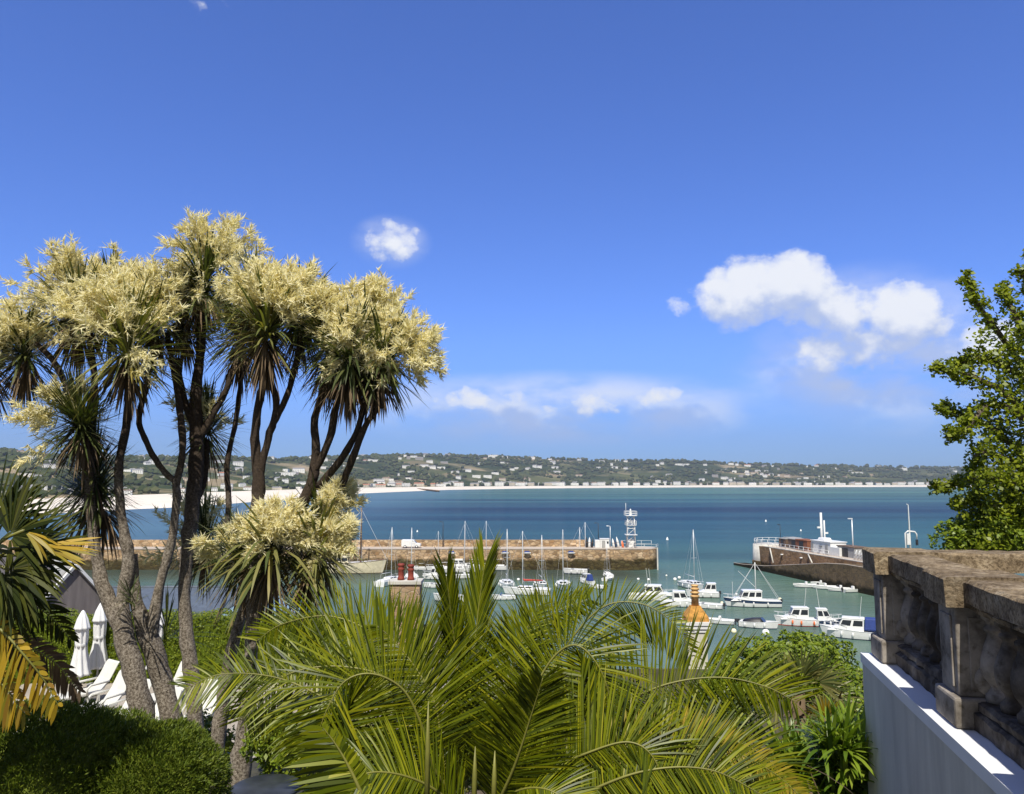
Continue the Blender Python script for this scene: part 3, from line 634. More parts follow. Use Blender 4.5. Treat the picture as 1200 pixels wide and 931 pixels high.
    # dinghies stood on end
    def stood(px, col, lab, lean, h=2.4, py=640.5):
        b = at(px, py, 185.4); t = thing('stored_dinghy', lab, 'dinghy', (b.x, 185.4, 4.62), 0, 'dinghies stood on end on the left pier')
        secs = []
        for k in range(9):
            q = k / 8; w = .55 * max(.05, math.sin(math.pi * min(1, .2 + q * .8)) ** .7); d = .3 * max(.1, math.sin(math.pi * min(1, .25 + q * .75)))
            secs.append([(lean * q + w * math.cos(a) * .55, -d * .4 + d * math.sin(a), h * q) for a in np.linspace(0, 2 * math.pi, 11)[:-1]])
        MB().loft(secs).build('hull', col, t)
        MB().tube([(lean * .5 - .3, -.36, h * .5), (lean * .5 + .3, -.36, h * .5)], .04, 5).build('thwart', 'wood', t)
    stood(687.8, 'black', 'black dinghy stood on end against the end of the left pier parapet', -.1)
    stood(690.5, 'white', 'white dinghy stood on end beside the black one by the pier parapet', .1)
    stood(693.5, 'black', 'dark dinghy stood on end just left of the white pier hut', .25, 2.2)
    stood(719.5, 'white', 'short white dinghy stood on end right of the white pier hut', -.35, 2.1)
    stood(721.8, 'darkblue', 'dark blue dinghy leaning between two white ones right of the pier hut', -.4, 2.0)
    stood(725, 'white', 'tall white dinghy leaning left beside the light tower', -.5, 2.5)
    stood(730, 'orange', 'orange dinghy stood on end at the foot of the light tower', -.2, 1.6)
    # railings at the end of the pier
    p = lambda px, y: Vector((at(px, 640, y).x, y, 4.62))
    rail('pier_railing', 'white railing round the rear edge of the left pier head', [p(728, 188.6), p(763.5, 188.6)], 1.35)
    rail('pier_railing', 'white railing along the front edge of the left pier head', [p(741, 181.7), p(769, 181.9), p(771, 184)], 1.0)
    # lamp posts
    def lamp(px, py0, py1, y, mat, lab, z=4.62, arm=.5):
        a = at(px, py0, y); top = at(px, py1, y).z
        t = thing('lamp_post', lab, 'lamp post', (a.x, y, z)); h = top - z
        MB().tube([(0, 0, 0), (0, 0, h * .5), (0, 0, h)], [.11, .085, .06], 8).build('pole', mat, t)
        MB().tube([(0, 0, h), (-arm, 0, h + .1)], .05, 6).build('arm', mat, t)
        MB().box((-arm - .15, 0, h + .1), (.5, .26, .16), top=(.7, .7)).build('lamp_head', mat, t)
    lamp(519, 640, 612, 187, 'black', 'thin dark lamp post on the left pier beside a yacht mast')
    lamp(701.3, 640, 613.5, 186.8, 'black', 'dark lamp post behind the white pier hut')
    lamp(715.3, 640, 617, 186.5, 'alu', 'pale lamp post just right of the white pier hut')
    # ladders and timber fenders on the harbour face
    for px, w, py, lab in ((717.8, .42, 650, 'pale fender post standing in the water against the left pier'), (770.6, .28, 642, 'white pipe running down the head of the left pier')):
        a = at(px, 660, 180.6); zt = at(px, py, 180.6).z
        tag(MB().box((a.x, 180.62, (zt - 1) / 2), (w, .3, zt + 1)).build('fender_post', 'pierwhite'), lab, 'post')
    # tenders hung against the quay face
    for px, lab in ((529.5, 'small white tender with a dark cover hung near the parked van'), (618, 'small white tender with a dark cover hung beside the red sailed yacht'), (669.5, 'small white tender with a dark cover hung left of the pier hut'), (592, 'small white tender hung on the pier face behind the bow on yacht')):
        a = at(px, 647.5, 180.5); t = thing('hung_tender', lab, 'tender', (a.x, 180.45, a.z), 0, 'tenders hung on the left pier')
        secs = []
        for k in range(7):
            q = k / 6 * 2 - 1; w = .42 * (1 - abs(q) ** 2.5 * .8); secs.append([(q * 1.1, w * math.cos(x), -.05 + .42 * math.sin(x) * (1 if math.sin(x) < 0 else .1)) for x in np.linspace(0, 2 * math.pi, 11)[:-1]])
        t.scale = (.75, .75, .75); MB().loft(secs).build('hull', 'hullwhite', t)
        MB().box((-.1, 0, .22), (1.7, .6, .42), top=(.8, .6)).build('cover', 'navy', t)
    # van
    van(at(482, 641, 184.5).x, 184.5)
    # ---- right pier
    A, B, C = Vector((57.6, 186, 0)), Vector((64.6, 150, 0)), Vector((71.5, 112, 0))
    u = (B - A).normalized(); nrm = Vector((-u.y, u.x, 0)); nrm = nrm if nrm.x > 0 else -nrm   # away from the harbour
    t = thing('stone_pier', 'brown weathered stone pier on the right with a weedy ramp along its harbour side', 'pier', A)
    Pq = lambda s, o: A + u * s + nrm * o
    L = 78; q = [Pq(0, 0), Pq(L, 0), Pq(L, 11), Pq(0, 9)]
    mb = MB(); mb.prism([(p.x, p.y) for p in q][::-1], -2, 4.95); mb.build('quay_face', 'pierdark', t, True)
    q = [Pq(.5, .35), Pq(L - .3, .35), Pq(L - .3, 10.6), Pq(.5, 8.7)]; mb = MB(); mb.prism([(p.x, p.y) for p in q][::-1], 4.95, 5.02); mb.build('roadway', 'road', t, True)
    mb = MB(); c = Pq(-1.2, 4.4); mb.lathe([(5.0, -2), (4.75, 1.6), (4.6, 5.25)], (c.x, c.y, 0), 24); mb.build('pier_head', 'pierwhite', t, True)
    mb = MB(); mb.lathe([(5.06, -2), (4.86, 1.5)], (c.x, c.y, 0), 24); mb.build('tide_band', 'pierdark', t, True)
    mb = MB(); secs = []
    for s_, zz in ((-6.5, .45), (-2, .55), (8, 1.2), (20, 2.7), (32, 4.2), (38, 4.6), (70, 4.75)):
        a, b = Pq(s_, -3.2), Pq(s_, -.03); secs.append([(a.x, a.y, -2), (b.x, b.y, -2), (b.x, b.y, zz), (a.x, a.y, zz)])
    mb.loft(secs, 0, False); mb.build('ramp', 'ramp', t, True)
    mb = MB()
    for s_, zz in ((-6.5, .45), (-2, .55), (8, 1.2), (20, 2.7), (32, 4.2), (38, 4.6), (70, 4.75)): pass
    ed = [(-6.5, .45), (-2, .55), (8, 1.2), (20, 2.7), (32, 4.2), (38, 4.6), (70, 4.75)]
    mb.tube([Pq(a, -3.1) + Vector((0, 0, z + .02)) for a, z in ed], .09, 5); mb.build('ramp_kerb', 'road', t, True)
    mb = MB(); mb.tube([Pq(3, .1) + Vector((0, 0, 5.05)), Pq(L, .1) + Vector((0, 0, 5.0))], .11, 5); mb.build('coping', 'pierwhite', t, True)
    for s_ in (5.5, 21):
        mb = MB(); mb.tube([Pq(s_, -.2) + Vector((0, 0, 4.9)), Pq(s_ + 2.5, -.9) + Vector((0, 0, 1.3 + .1 * s_))], .15, 6); mb.build('buttress', 'pierwhite', t, True)
    for s_ in (10.5, 18.2):
        mb = MB(); p0 = Pq(s_, -.12) + Vector((0, 0, 3.9)); mb.lathe([(.28, -.12), (.36, 0), (.28, .12)], p0, 12); mb.build('lifebuoy_box', 'white', t, True)
    Z = Vector((0, 0, 5.02))
    hd = [c + Vector((4.3 * math.cos(a), 4.3 * math.sin(a), 5.25)) for a in np.linspace(R(20), R(300), 14)]
    rail('pier_railing', 'white railing circling the head of the right pier', hd, 1.2, .045, 1.4)
    rail('pier_railing', 'white railing along the harbour edge of the right pier', [Pq(3.5, .6) + Z, Pq(27, .6) + Z], 1.1, .04, 1.8)
    def onpier(px, off):                                # point of the deck seen in column px, off metres in from the edge
        best = min((abs((lambda p: 600 + F * p.x / p.y)(Pq(s_, off)) - px), s_) for s_ in np.arange(0, 60, .1)); return Pq(best[1], off) + Z
    ang = math.atan2(u.y, u.x)
    p = onpier(967, 4.2)
    t = thing('harbour_office', 'white flat roofed harbour building on the right pier', 'building', p, ang)
    MB().box((-.5, 0, 1.25), (7, 3.6, 2.5)).build('wall', 'white', t, bev=.04)
    MB().box((-.5, 0, 2.57), (7.3, 3.9, .14)).build('roof', 'white', t)
    MB().box((4.5, -.3, .85), (3, 3, 1.7)).build('lean_to', 'white', t, bev=.04)
    MB().box((-2.4, .4, 2.9), (2.6, 1.8, .5), top=(.8, .8)).build('roof_box', 'hullwhite', t, bev=.08)
    for x in (-3.6, 1.6): MB().box((x, -1.82, 1.05), (.95, .06, 2.0)).build('door', 'grey', t)
    w = MB().box((3.0, -1.82, 1.5), (1.3, .06, 1.0)).build('window', 'glass', t)
    MB().lathe([(.5, -.04), (.5, .04)], n=14).build('emblem_disc', 'glass', t).location = (-.4, -1.86, 1.6)
    t.children[-1].rotation_euler = (R(90), 0, 0)
    for px, off, ln, h, mat, lab in ((918.5, 4.5, 3.0, 1.9, 'brown', 'dark brown timber shed nearest the head of the right pier'), (924, 5.2, 3.2, 2.1, 'grey', 'pale grey shed between the brown sheds on the right pier'), (931.5, 4.4, 4.4, 2.1, 'brown', 'dark timber shed beside the rusty container on the right pier'), (940.5, 4.0, 4.6, 2.2, 'rust', 'rusty red brown container next to the white harbour building')):
        p = onpier(px, off); t = thing('pier_shed', lab, 'shed', p, ang, 'sheds on the right pier')
        MB().box((0, 0, h / 2), (ln, 2.6, h)).build('wall', mat, t)
        MB().box((0, 0, h + .07), (ln + .2, 2.8, .14), top=(.95, .95)).build('roof', 'grey' if mat == 'brown' else mat, t)
        MB().box((0, -1.33, h * .45), (ln * .35, .06, h * .85)).build('door', 'black', t)
    def mast(px, py, off, r, lab, extra=()):
        p = onpier(px, off); top = at(px, py, p.y).z - p.z
        t = thing('radio_mast', lab, 'mast', p)
        MB().tube([(0, 0, 0), (0, 0, top)], [r, r * .8], 8).build('pole', 'white', t)
        for z, x in extra: MB().box((x, 0, top * z), (abs(x) * 1.6, .35, .35)).build('bracket', 'white', t)
    mast(958.2, 601, 5.6, .30, 'thick white mast rising behind the harbour building on the right pier', ((.62, -.5),))
    mast(961.8, 610, 5.6, .20, 'thinner white mast beside the taller one on the right pier', ((.60, .4),))
    p = onpier(994, 5); top = at(994, 608, p.y).z
    t = thing('lamp_post', 'pale grey lamp post on the right pier behind the boat store', 'lamp post', p)
    MB().tube([(0, 0, 0), (0, 0, top - p.z)], [.16, .09], 8).build('pole', 'alu', t); MB().box((-.35, 0, top - p.z), (.9, .3, .18)).build('lamp_head', 'alu', t)
    p = onpier(910.5, 5); top = at(910.5, 615, p.y).z
    t = thing('lamp_post', 'thin dark lamp post near the head of the right pier', 'lamp post', p)
    MB().tube([(0, 0, 0), (0, 0, top - p.z)], [.08, .05], 8).build('pole', 'black', t); MB().box((-.3, 0, top - p.z), (.6, .2, .14)).build('lamp_head', 'black', t)
    p = onpier(993, 4.5)
    t = thing('boat_store', 'low grey shed with a dark front on the right pier', 'shed', p, ang)
    MB().box((0, 0, 1.0), (5.5, 3, 2.0)).build('wall', 'grey', t); MB().box((0, 0, 2.07), (5.8, 3.3, .16)).build('roof', 'brown', t)
    MB().box((-.8, -1.53, .9), (3, .06, 1.7)).build('door', 'black', t)
    for i in range(4):
        p = onpier(996.5 + i * 3.4, 1.3)
        t = thing('stored_dinghy', ['leftmost', 'second from left', 'third from left', 'rightmost'][i] + ' of the white dinghies propped on edge by the grey shed', 'dinghy', p, ang, 'dinghies propped on the right pier')
        secs = []
        for k in range(7):
            q = k / 6; w = .5 * max(.06, math.sin(math.pi * min(1, .2 + q * .8)) ** .7); secs.append([(.9 * q - .4 + w * .5 * math.cos(x), .3 * math.sin(x) * w * 2, .1 + 1.9 * q) for x in np.linspace(0, 2 * math.pi, 9)[:-1]])
        MB().loft(secs).build('hull', 'hullwhite', t); MB().tube([(-.1, -.25, .9), (.3, -.25, 1.1)], .05, 5).build('thwart', 'wood', t)
    # hoist seen above the balustrade
    p = onpier(1061, 4.0) if False else Pq(58, 4.5) + Z
    y = p.y; x = (1060 - 600) / F * y; p = Vector((x, y, 5.02)); zt = lambda py: at(1060, py, y).z - 5.02
    t = thing('boat_hoist', 'white tubular boat hoist with a tall mast on the right pier', 'hoist', p)
    k = y / F
    MB().tube([(-5 * k, 0, 0), (-5 * k, 0, zt(625)), (-2 * k, 0, zt(622.6)), (6 * k, 0, zt(623.4)), (8 * k, 0, zt(626)), (8 * k, 0, zt(632))], .12, 8).build('davit', 'white', t)
    MB().tube([(0, 0, 0), (0, 0, zt(592)), (-.25, 0, zt(591))], [.22, .07, .06], 8).build('mast', 'white', t)
    MB().box((-2 * k, 0, zt(632)), (4 * k, .5, zt(627) - zt(640))).build('winch_case', 'white', t)
    MB().box((8 * k, 0, zt(636)), (.3, .3, .9)).build('hook_block', 'black', t)
def van(x, y):
    t = thing('parked_van', 'white panel van parked on the left pier roadway', 'van', (x, y, 4.63))
    L_, Wd = 4.4, 1.8
    prof = [(-2.2, .35), (2.15, .35), (2.2, .75), (2.05, .98), (1.25, 1.1), (.65, 1.72), (.3, 1.88), (-2.1, 1.9), (-2.2, 1.7)]
    secs = [[(px, s * Wd / 2 * (.93 if pz > 1.2 else 1), pz) for px, pz in prof] for s in (-1, 1)]
    MB().loft(secs, 0, False).build('body', 'white', t, bev=.06)
    for s in (-1, 1):
        MB().add([(.72, s * .862, 1.2), (1.12, s * .88, 1.14), (.68, s * .862, 1.62), (.2, s * .857, 1.7), (.2, s * .862, 1.2)], [(0, 1, 2, 3, 4)] if s < 0 else [(4, 3, 2, 1, 0)]).build('side_window', 'glass', t)
        for wx in (-1.35, 1.3):
            w = MB().lathe([(.2, -.11), (.33, -.1), (.33, .1), (.2, .11)], n=18).build('wheel', 'black', t); w.location = (wx, s * .82, .33); w.rotation_euler = (R(90), 0, 0)
            MB().lathe([(.19, -.115), (.19, .115)], n=14).build('rim', 'alu', w)
        MB().box((2.14, s * .66, .8), (.16, .32, .16)).build('headlight', 'alu', t)
    MB().add([(1.22, -.78, 1.125), (1.22, .78, 1.125), (.69, .74, 1.70), (.69, -.74, 1.70)], [(0, 1, 2, 3)]).build('windscreen', 'glass', t).location = (.012, 0, .012)
    MB().box((2.2, 0, .45), (.12, 1.7, .2)).build('bumper', 'grey', t)
piers()
#@BOATS
# ------------------------------------------------------------------ boats (built bow towards +X, waterline at z = 0)
def hull(t, L, B, fb, col='hullwhite', stripe=None, flare=1.18, deck='deck', rise=.45, fine=2.2, draft=.35, open_=False, boot='darkblue'):
    N = 13; xs = [-L / 2 + L * k / (N - 1) for k in range(N)]
    def half(k): q = k / (N - 1); return B / 2 * (.86 + .14 * math.sin(min(1, q * 2) * math.pi / 2)) * max(.015, 1 - max(0, (q - .35) / .65) ** fine)
    def sheer(k): q = k / (N - 1); return fb * (1 + rise * q ** 2)
    rows = [(0, -draft, 'x'), (.70, -draft * .55, 1), (.86, .03, 1), (.90, .12, 1), (.97, .62, 2), (1.0, 1.0, 2)]
    mb = MB(); vs = []
    for k in range(N):
        h, s = half(k), sheer(k); q = k / (N - 1); rake = .07 * L * max(0, q - .6) / .4
        pr = [(0, -draft * (1 - .8 * max(0, q - .75) / .25)), (.72 * h, -draft * .5), (.86 * h, .03), (.89 * h, .13), (.96 * h, s * .60), (h, s)]
        x = lambda z: xs[k] - rake * (1 - max(0, z) / s) * .9
        vs.append([(x(z), -y, z) for y, z in pr[::-1]] + [(x(z), y, z) for y, z in pr[1:]])
    n = 11
    flat = [p for r in vs for p in r]; fs = []; ms = []
    for i in range(N - 1):
        for j in range(n - 1):
            fs.append((i * n + j, i * n + j + 1, (i + 1) * n + j + 1, (i + 1) * n + j))
            a = min(j, n - 2 - j)           # 0 topsides upper, 1 mid, 2 boot stripe, 3.. bottom
            ms.append(1 if (stripe and a == 0) else (2 if a >= 2 else 0))
    for f, mi in zip(fs, ms): pass
    base = len(mb.v); mb.v.extend(flat)
    for f, mi in zip(fs, ms): mb.f.append(f); mb.m.append(mi); mb.sm.append(True)
    mb.f.append(tuple(range(n))); mb.m.append(0); mb.sm.append(False)
    o = mb.build('hull', [col, stripe or col, boot], t)
    dk = MB(); dz = -.32 if open_ else -.05; secs = []
    for k in range(N):
        h, s = half(k) * (.90 if open_ else .965), sheer(k) + dz; secs.append([(xs[k], -h, s), (xs[k], h, s)])
    for a, b in zip(secs[:-1], secs[1:]): dk.add([a[0], b[0], b[1], a[1]], [(0, 1, 2, 3)])
    dk.build('deck', deck, t)
    g = MB()
    for sd in (-1, 1): g.tube([(xs[k], sd * half(k), sheer(k) + .01) for k in range(N)], .035 * max(1, L / 8), 5)
    if open_:                                   # inner wall of the open boat
        for sd in (-1, 1):
            for k in range(N - 1): g.add([(xs[k], sd * half(k) * .96, sheer(k)), (xs[k + 1], sd * half(k + 1) * .96, sheer(k + 1)), (xs[k + 1], sd * half(k + 1) * .9, sheer(k + 1) + dz), (xs[k], sd * half(k) * .9, sheer(k) + dz)], [(0, 1, 2, 3)])
    g.build('gunwale', 'wood' if col == 'cream' else ('deck' if not open_ else 'white'), t)
    return half, sheer, xs
def cabin(t, x0, x1, w, z0, h, front=.5, back=.05, col='hullwhite', glass=True, name='cabin', roofover=.12):
    mb = MB(); b = [(x0, -w / 2), (x1, -w / 2), (x1, w / 2), (x0, w / 2)]; k = .84
    tp = [(x0 + back, -w / 2 * k), (x1 - front, -w / 2 * k), (x1 - front, w / 2 * k), (x0 + back, w / 2 * k)]
    mb.add([(x, y, z0) for x, y in b] + [(x, y, z0 + h) for x, y in tp], [(0, 1, 5, 4), (1, 2, 6, 5), (2, 3, 7, 6), (3, 0, 4, 7), (4, 5, 6, 7)])
    c = mb.build(name, col, t, bev=.03)
    if roofover:
        r = MB().box(((tp[0][0] + tp[1][0]) / 2, 0, z0 + h + .03), (tp[1][0] - tp[0][0] + roofover * 2, w * k + roofover, .09), top=(.94, .94)).build('roof', col, c, bev=.02)
    if glass:
        def pane(p, nm='window'):                          # quad inset, 12 mm proud of the wall
            p = [Vector(q) for q in p]; nrm = (p[1] - p[0]).cross(p[3] - p[0]).normalized(); ce = sum(p, Vector()) / 4
            q = [ce + (a - ce) * 1.0 + nrm * .012 for a in p]
            MB().add(q, [(0, 1, 2, 3)]).build(nm, 'glass', c)
        def lp(a, b, f): return tuple(a[i] + (b[i] - a[i]) * f for i in range(3))
        B3 = [(x, y, z0) for x, y in b]; T3 = [(x, y, z0 + h) for x, y in tp]
        def face(i, j, u0, u1, v0, v1, nm): 
            bot = lambda u: lp(B3[i], B3[j], u); top = lambda u: lp(T3[i], T3[j], u)
            pane([lp(bot(u0), top(u0), v0), lp(bot(u1), top(u1), v0), lp(bot(u1), top(u1), v1), lp(bot(u0), top(u0), v1)], nm)
        m = max(2, int((x1 - x0) / 1.1))
        for s in range(m):
            u0, u1 = (s + .1) / m, (s + .9) / m
            face(0, 1, u0, u1, .42, .86, 'window'); face(2, 3, u0, u1, .42, .86, 'window')
        face(1, 2, .07, .47, .35, .9, 'windscreen'); face(1, 2, .53, .93, .35, .9, 'windscreen')
    return c
def outboard(t, x, z, big=1.0, y=0):
    o = MB().box((x - .12, y, z + .28 * big), (.42 * big, .34 * big, .52 * big), top=(.75, .8)).build('outboard_engine', 'black', t, bev=.05)
    MB().box((x - .1, y, z - .25 * big), (.16 * big, .12 * big, .7 * big)).build('leg', 'black', o)
def railp(t, half, sheer, xs, a, b, h=.55):
    for sd in (-1, 1):
        g = MB(); pts = [Vector((xs[k], sd * half(k) * .92, sheer(k) + h)) for k in range(a, b)]
        g.tube(pts, .022, 5)
        for k in range(a, b, 2): g.tube([(xs[k], sd * half(k) * .92, sheer(k)), (xs[k], sd * half(k) * .92, sheer(k) + h)], .02, 5)
        g.build('rail', 'alu', t)
def fenders(t, half, sheer, xs, ks, col='white', side=(-1, 1)):
    for k in ks:
        for sd in side: MB().lathe([(.03, -.3), (.12, -.22), (.13, 0), (.12, .2), (.03, .3)], (xs[k], sd * (half(k) + .1), sheer(k) * .55), 8).build('fender', col, t)
def cruiser(L=8.5, B=2.9, fb=.95, stripe=None, col='hullwhite', canopy=None, aft=False, fcol='white', ant=1, out=False, fly=False, boot='darkblue'):
    t = thing('motor_cruiser', '', 'motorboat')
    hf, sh, xs = hull(t, L, B, fb, col, stripe, boot=boot)
    x0, x1 = (-.42 * L, -.02 * L) if aft else (-.16 * L, .24 * L)
    cabin(t, x0 + .05 * L, x1 + .14 * L, B * .66, fb * 1.0, .45, .9, .05, glass=False, name='coachroof', roofover=0)
    cabin(t, x0, x1, B * .72, fb * 1.0, 1.55, .75, -.05 if not aft else .1)
    if fly: cabin(t, x0 + .3, x1 - 1.0, B * .5, fb + 1.66, .55, .4, .1, name='flybridge', glass=False)
    if canopy:
        a = -.46 * L if not aft else x1 - .2; b = x0 - .02 if not aft else x1 + .2 * L
        MB().box(((a + b) / 2, 0, fb + .95), (b - a, B * .74, 1.4), top=(.85, .85)).build('canopy', canopy, t, bev=.12)
    railp(t, hf, sh, xs, 7, 13); fenders(t, hf, sh, xs, (3, 6, 8), fcol)
    for i in range(ant): MB().tube([(x0 + .4 + .5 * i, .3 - .6 * i, fb + 1.6), (x0 + .1 + .5 * i, .3 - .6 * i, fb + 4.3)], .025, 5).build('aerial', 'white', t)
    if out: outboard(t, -L / 2 - .1, fb * .7)
    return t
def speedboat(L=6.2, B=2.3, fb=.8, cover='black', col='hullwhite', stripe=None):
    t = thing('speedboat', '', 'motorboat'); hf, sh, xs = hull(t, L, B, fb, col, stripe, rise=.3)
    if cover: MB().loft([[(x, -w, fb + .02), (x, -w * .8, fb + h), (x, w * .8, fb + h), (x, w, fb + .02)] for x, w, h in ((-.40 * L, B * .36, .2), (-.2 * L, B * .40, .42), (.04 * L, B * .38, .55), (.14 * L, B * .30, .12))], closed=False, caps=(True, True)).build('cockpit_cover', cover, t)
    MB().add([(.16 * L, -B * .33, fb + .05), (.16 * L, B * .33, fb + .05), (.06 * L, B * .29, fb + .58), (.06 * L, -B * .29, fb + .58)], [(0, 1, 2, 3)]).build('windscreen', 'glass', t)
    fenders(t, hf, sh, xs, (2, 5, 8)); outboard(t, -L / 2 - .1, fb * .6)
    return t
def dinghy(L=4.2, B=1.75, fb=.55, col='hullwhite', console=True, engine=True):
    t = thing('open_dinghy', '', 'dinghy'); hf, sh, xs = hull(t, L, B, fb, col, open_=True, rise=.3, draft=.2)
    for x in (-.28 * L, .06 * L): MB().box((x, 0, fb - .1), (.28, B * .82, .06)).build('thwart', 'deck', t)
    if console: MB().box((-.05 * L, 0, fb + .15), (.5, .6, .75), top=(.7, .9)).build('console', 'white', t, bev=.05)
    if engine: outboard(t, -L / 2 - .05, fb * .75, .85)
    return t
def stays(t, tip, pts, r=.016):
    for p in pts: MB().tube([tip, p], r, 4, cap=False).build('stay', 'rope', t)
def yacht(L=8.2, B=2.7, fb=.95, mast=9.5, cover=None, col='hullwhite', stripe=None, spread=1):
    t = thing('sailing_yacht', '', 'yacht'); hf, sh, xs = hull(t, L, B, fb, col, stripe, fine=1.7, rise=.3)
    cabin(t, -.14 * L, .24 * L, B * .60, fb * 1.02, .5, .7, .1, roofover=0)
    MB().box((-.30 * L, 0, fb + .1), (.26 * L, B * .56, .28)).build('cockpit_coaming', 'deck', t, bev=.04)
    mx = .08 * L; tip = (mx, 0, fb + .5 + mast)
    MB().tube([(mx, 0, fb + .4), (mx, 0, fb + .5 + mast * .6), tip], [.075, .07, .05], 8).build('mast', 'alu', t)
    if spread:
        for z in (.5,): MB().tube([(mx, -.55, fb + mast * z), (mx, .55, fb + mast * z)], .025, 5).build('spreader', 'alu', t)
    bm = MB().tube([(mx - .1, 0, fb + 1.3), (-.36 * L, 0, fb + 1.4)], .05, 6).build('boom', 'alu', t)
    if cover: MB().tube([(mx - .1, 0, fb + 1.75), (mx - .3, 0, fb + 1.5), (-.12 * L, 0, fb + 1.52), (-.34 * L, 0, fb + 1.5)], [.08, .2, .17, .08], 8).build('sail_cover', cover, t)
    stays(t, tip, [(L * .49, 0, sh(12)), (-L * .49, 0, fb), (mx - .2, B * .47, fb), (mx - .2, -B * .47, fb)])
    railp(t, hf, sh, xs, 9, 13, .5); fenders(t, hf, sh, xs, (4, 7))
    return t
def put(t, px, py, head, label, group=None, sc=1):
    p = onz(px, py); t.location = (p.x, p.y, 0); t.rotation_euler = (0, 0, R(head)); t.scale = (sc, sc, sc); t['label'] = label
    if group: t['group'] = group
    return t
GY, GM, GD = 'yachts moored in the harbour', 'motorboats moored in the harbour', 'open boats moored in the harbour'
def boats():
    # big old wooden boat by the pier
    t = thing('wooden_fishing_boat', '', 'boat'); hf, sh, xs = hull(t, 14, 3.9, 2.1, 'cream', None, rise=.42, fine=2.6, draft=.6, boot='wood')
    MB().tube([(1.2, 0, 1.6), (1.2, 0, 8), (1.2, 0, 14.2)], [.2, .17, .11], 8).build('mast', 'wood', t)
    cabin(t, -4.5, -1.2, 2.2, 2.0, 1.5, .3, .1, col='cream'); stays(t, (1.2, 0, 13.8), [(7, 0, 3), (1.0, 1.9, 2.4), (1.0, -1.9, 2.4), (-6.8, 0, 2.2)], .04)
    MB().tube([(.9, 0, 4.0), (-4.2, .1, 4.3)], .11, 6).build('boom', 'wood', t)
    put(t, 416, 671.5, -3, 'large cream wooden boat with a brown mast moored by the left pier')
    Y1 = yacht(); Y2 = yacht(8.6, 2.8, 1.0, 9.6, 'red', stripe=None); Y3 = yacht(9.6, 3.0, 1.0, 8.9)
    put(Y1, 456.5, 685, 70, 'yacht with a bare mast just left of the red chimney pots', GY)
    def cp(src, px, py, head, label, group=GY, sc=1): p = onz(px, py); return dup(src, (p.x, p.y, 0), R(head), label, group, sc)
    cp(Y1, 482, 679, 100, 'yacht half hidden behind the red chimney pots', GY, .95)
    put(Y2, 617, 697, 172, 'white yacht with a red sail cover and small dark portholes', GY)
    put(Y3, 690, 665, 174, 'long white yacht moored broadside below the pier hut', GY)
    cp(Y3, 676.5, 666, 20, 'yacht tucked close under the left pier behind the long broadside yacht', GY, .9)
    cp(Y1, 594, 689, -86, 'yacht seen bow on with its mast left of the red sailed yacht', GY)
    cp(Y1, 634.5, 689, -82, 'yacht seen bow on just right of the red sailed yacht', GY, .9)
    cp(Y1, 660, 690, -94, 'yacht seen bow on with a tall mast below the pier lamp posts', GY)
    cp(Y1, 541, 671, 8, 'white yacht below the pier left of the tall upright palm frond', GY, .95)
    cp(Y1, 548, 668, 170, 'yacht close to the pier wall with its mast beside another mast', GY, 1.0)
    cp(Y1, 573, 668, 175, 'yacht close to the pier wall behind the tallest palm frond', GY, 1.0)
    cp(Y1, 487, 668, 175, 'small yacht against the pier wall right of the chimney pots', GY, .62)
    cp(Y1, 516, 669, 178, 'yacht against the pier wall behind two small moored motorboats', GY, .8)
    cp(Y1, 712, 676, 95, 'small yacht moored below the pier right of the hut', GY, .66)
    cp(Y1, 812, 690, -75, 'yacht seen end on directly above the yellow chimney pot', GY, 1.0)
    # motorboats
    C1 = cruiser(8.2, 2.8, .95, ant=2, fly=False); put(C1, 766, 703.5, -14, 'white motor cruiser with two thin aerials left of the yellow chimney pot', GM)
    C2 = cruiser(6.2, 2.3, .85, ant=0); put(C2, 797, 711, -10, 'white motorboat moored directly left of the yellow chimney pot', GM)
    C3 = cruiser(5.6, 2.2, .85, ant=0, aft=True, out=True, boot='black'); put(C3, 823, 700, 172, 'white cabin boat showing its stern just right of the yellow chimney pot', GM)
    S2 = speedboat(5.0, 2.0, .7, None); put(S2, 828, 713, 160, 'small white outboard boat right of the yellow chimney pot', GM)
    D1 = dinghy(4.4, 1.8, .55); put(D1, 842, 731, 158, 'white open dinghy with a centre console and black outboard', GD)
    # motor sailer
    t = cruiser(8.9, 2.9, 1.0, stripe='darkblue', ant=0, aft=False, out=True); t.name = 'motor_sailer'; t['category'] = 'motor sailer'
    MB().tube([(-.7, 0, 2.4), (-.7, 0, 7.0)], [.08, .05], 8).build('mast', 'white', t); stays(t, (-.7, 0, 6.9), [(2.9, 0, 1.5), (-4.4, .9, 1.0), (-4.4, -.9, 1.0), (3.0, .7, 1.4)], .03)
    MB().tube([(-.7, 0, 3.0), (2.0, 0, 5.6)], .03, 5).build('boom', 'white', t)
    MB().tube([(3.0, .2, 1.3), (3.0, .2, 3.9)], .03, 5).build('staff', 'white', t)
    put(t, 881, 711, 176, 'white motor sailer with a dark hull stripe and a mast with spreading stays')
    S1 = speedboat(5.2, 2.1, .8, 'black'); put(S1, 890, 736, -28, 'white speedboat with a black cockpit cover', GM)
    C4 = cruiser(6.8, 2.5, .9, ant=1, fcol='orange', boot='red'); put(C4, 937, 733, 172, 'white motor cruiser with orange fenders along its side', GM)
    C5 = cruiser(4.9, 2.0, .8, stripe=None, col='darkblue', ant=1); put(C5, 965, 734, -12, 'small cabin boat with a dark blue hull beside the cruiser with orange fenders', GM)
    C6 = cruiser(8.0, 2.7, 1.0, canopy='navy', ant=1); put(C6, 1000, 748, 156, 'white motor cruiser with a dark blue canopy beside the balustrade', GM)
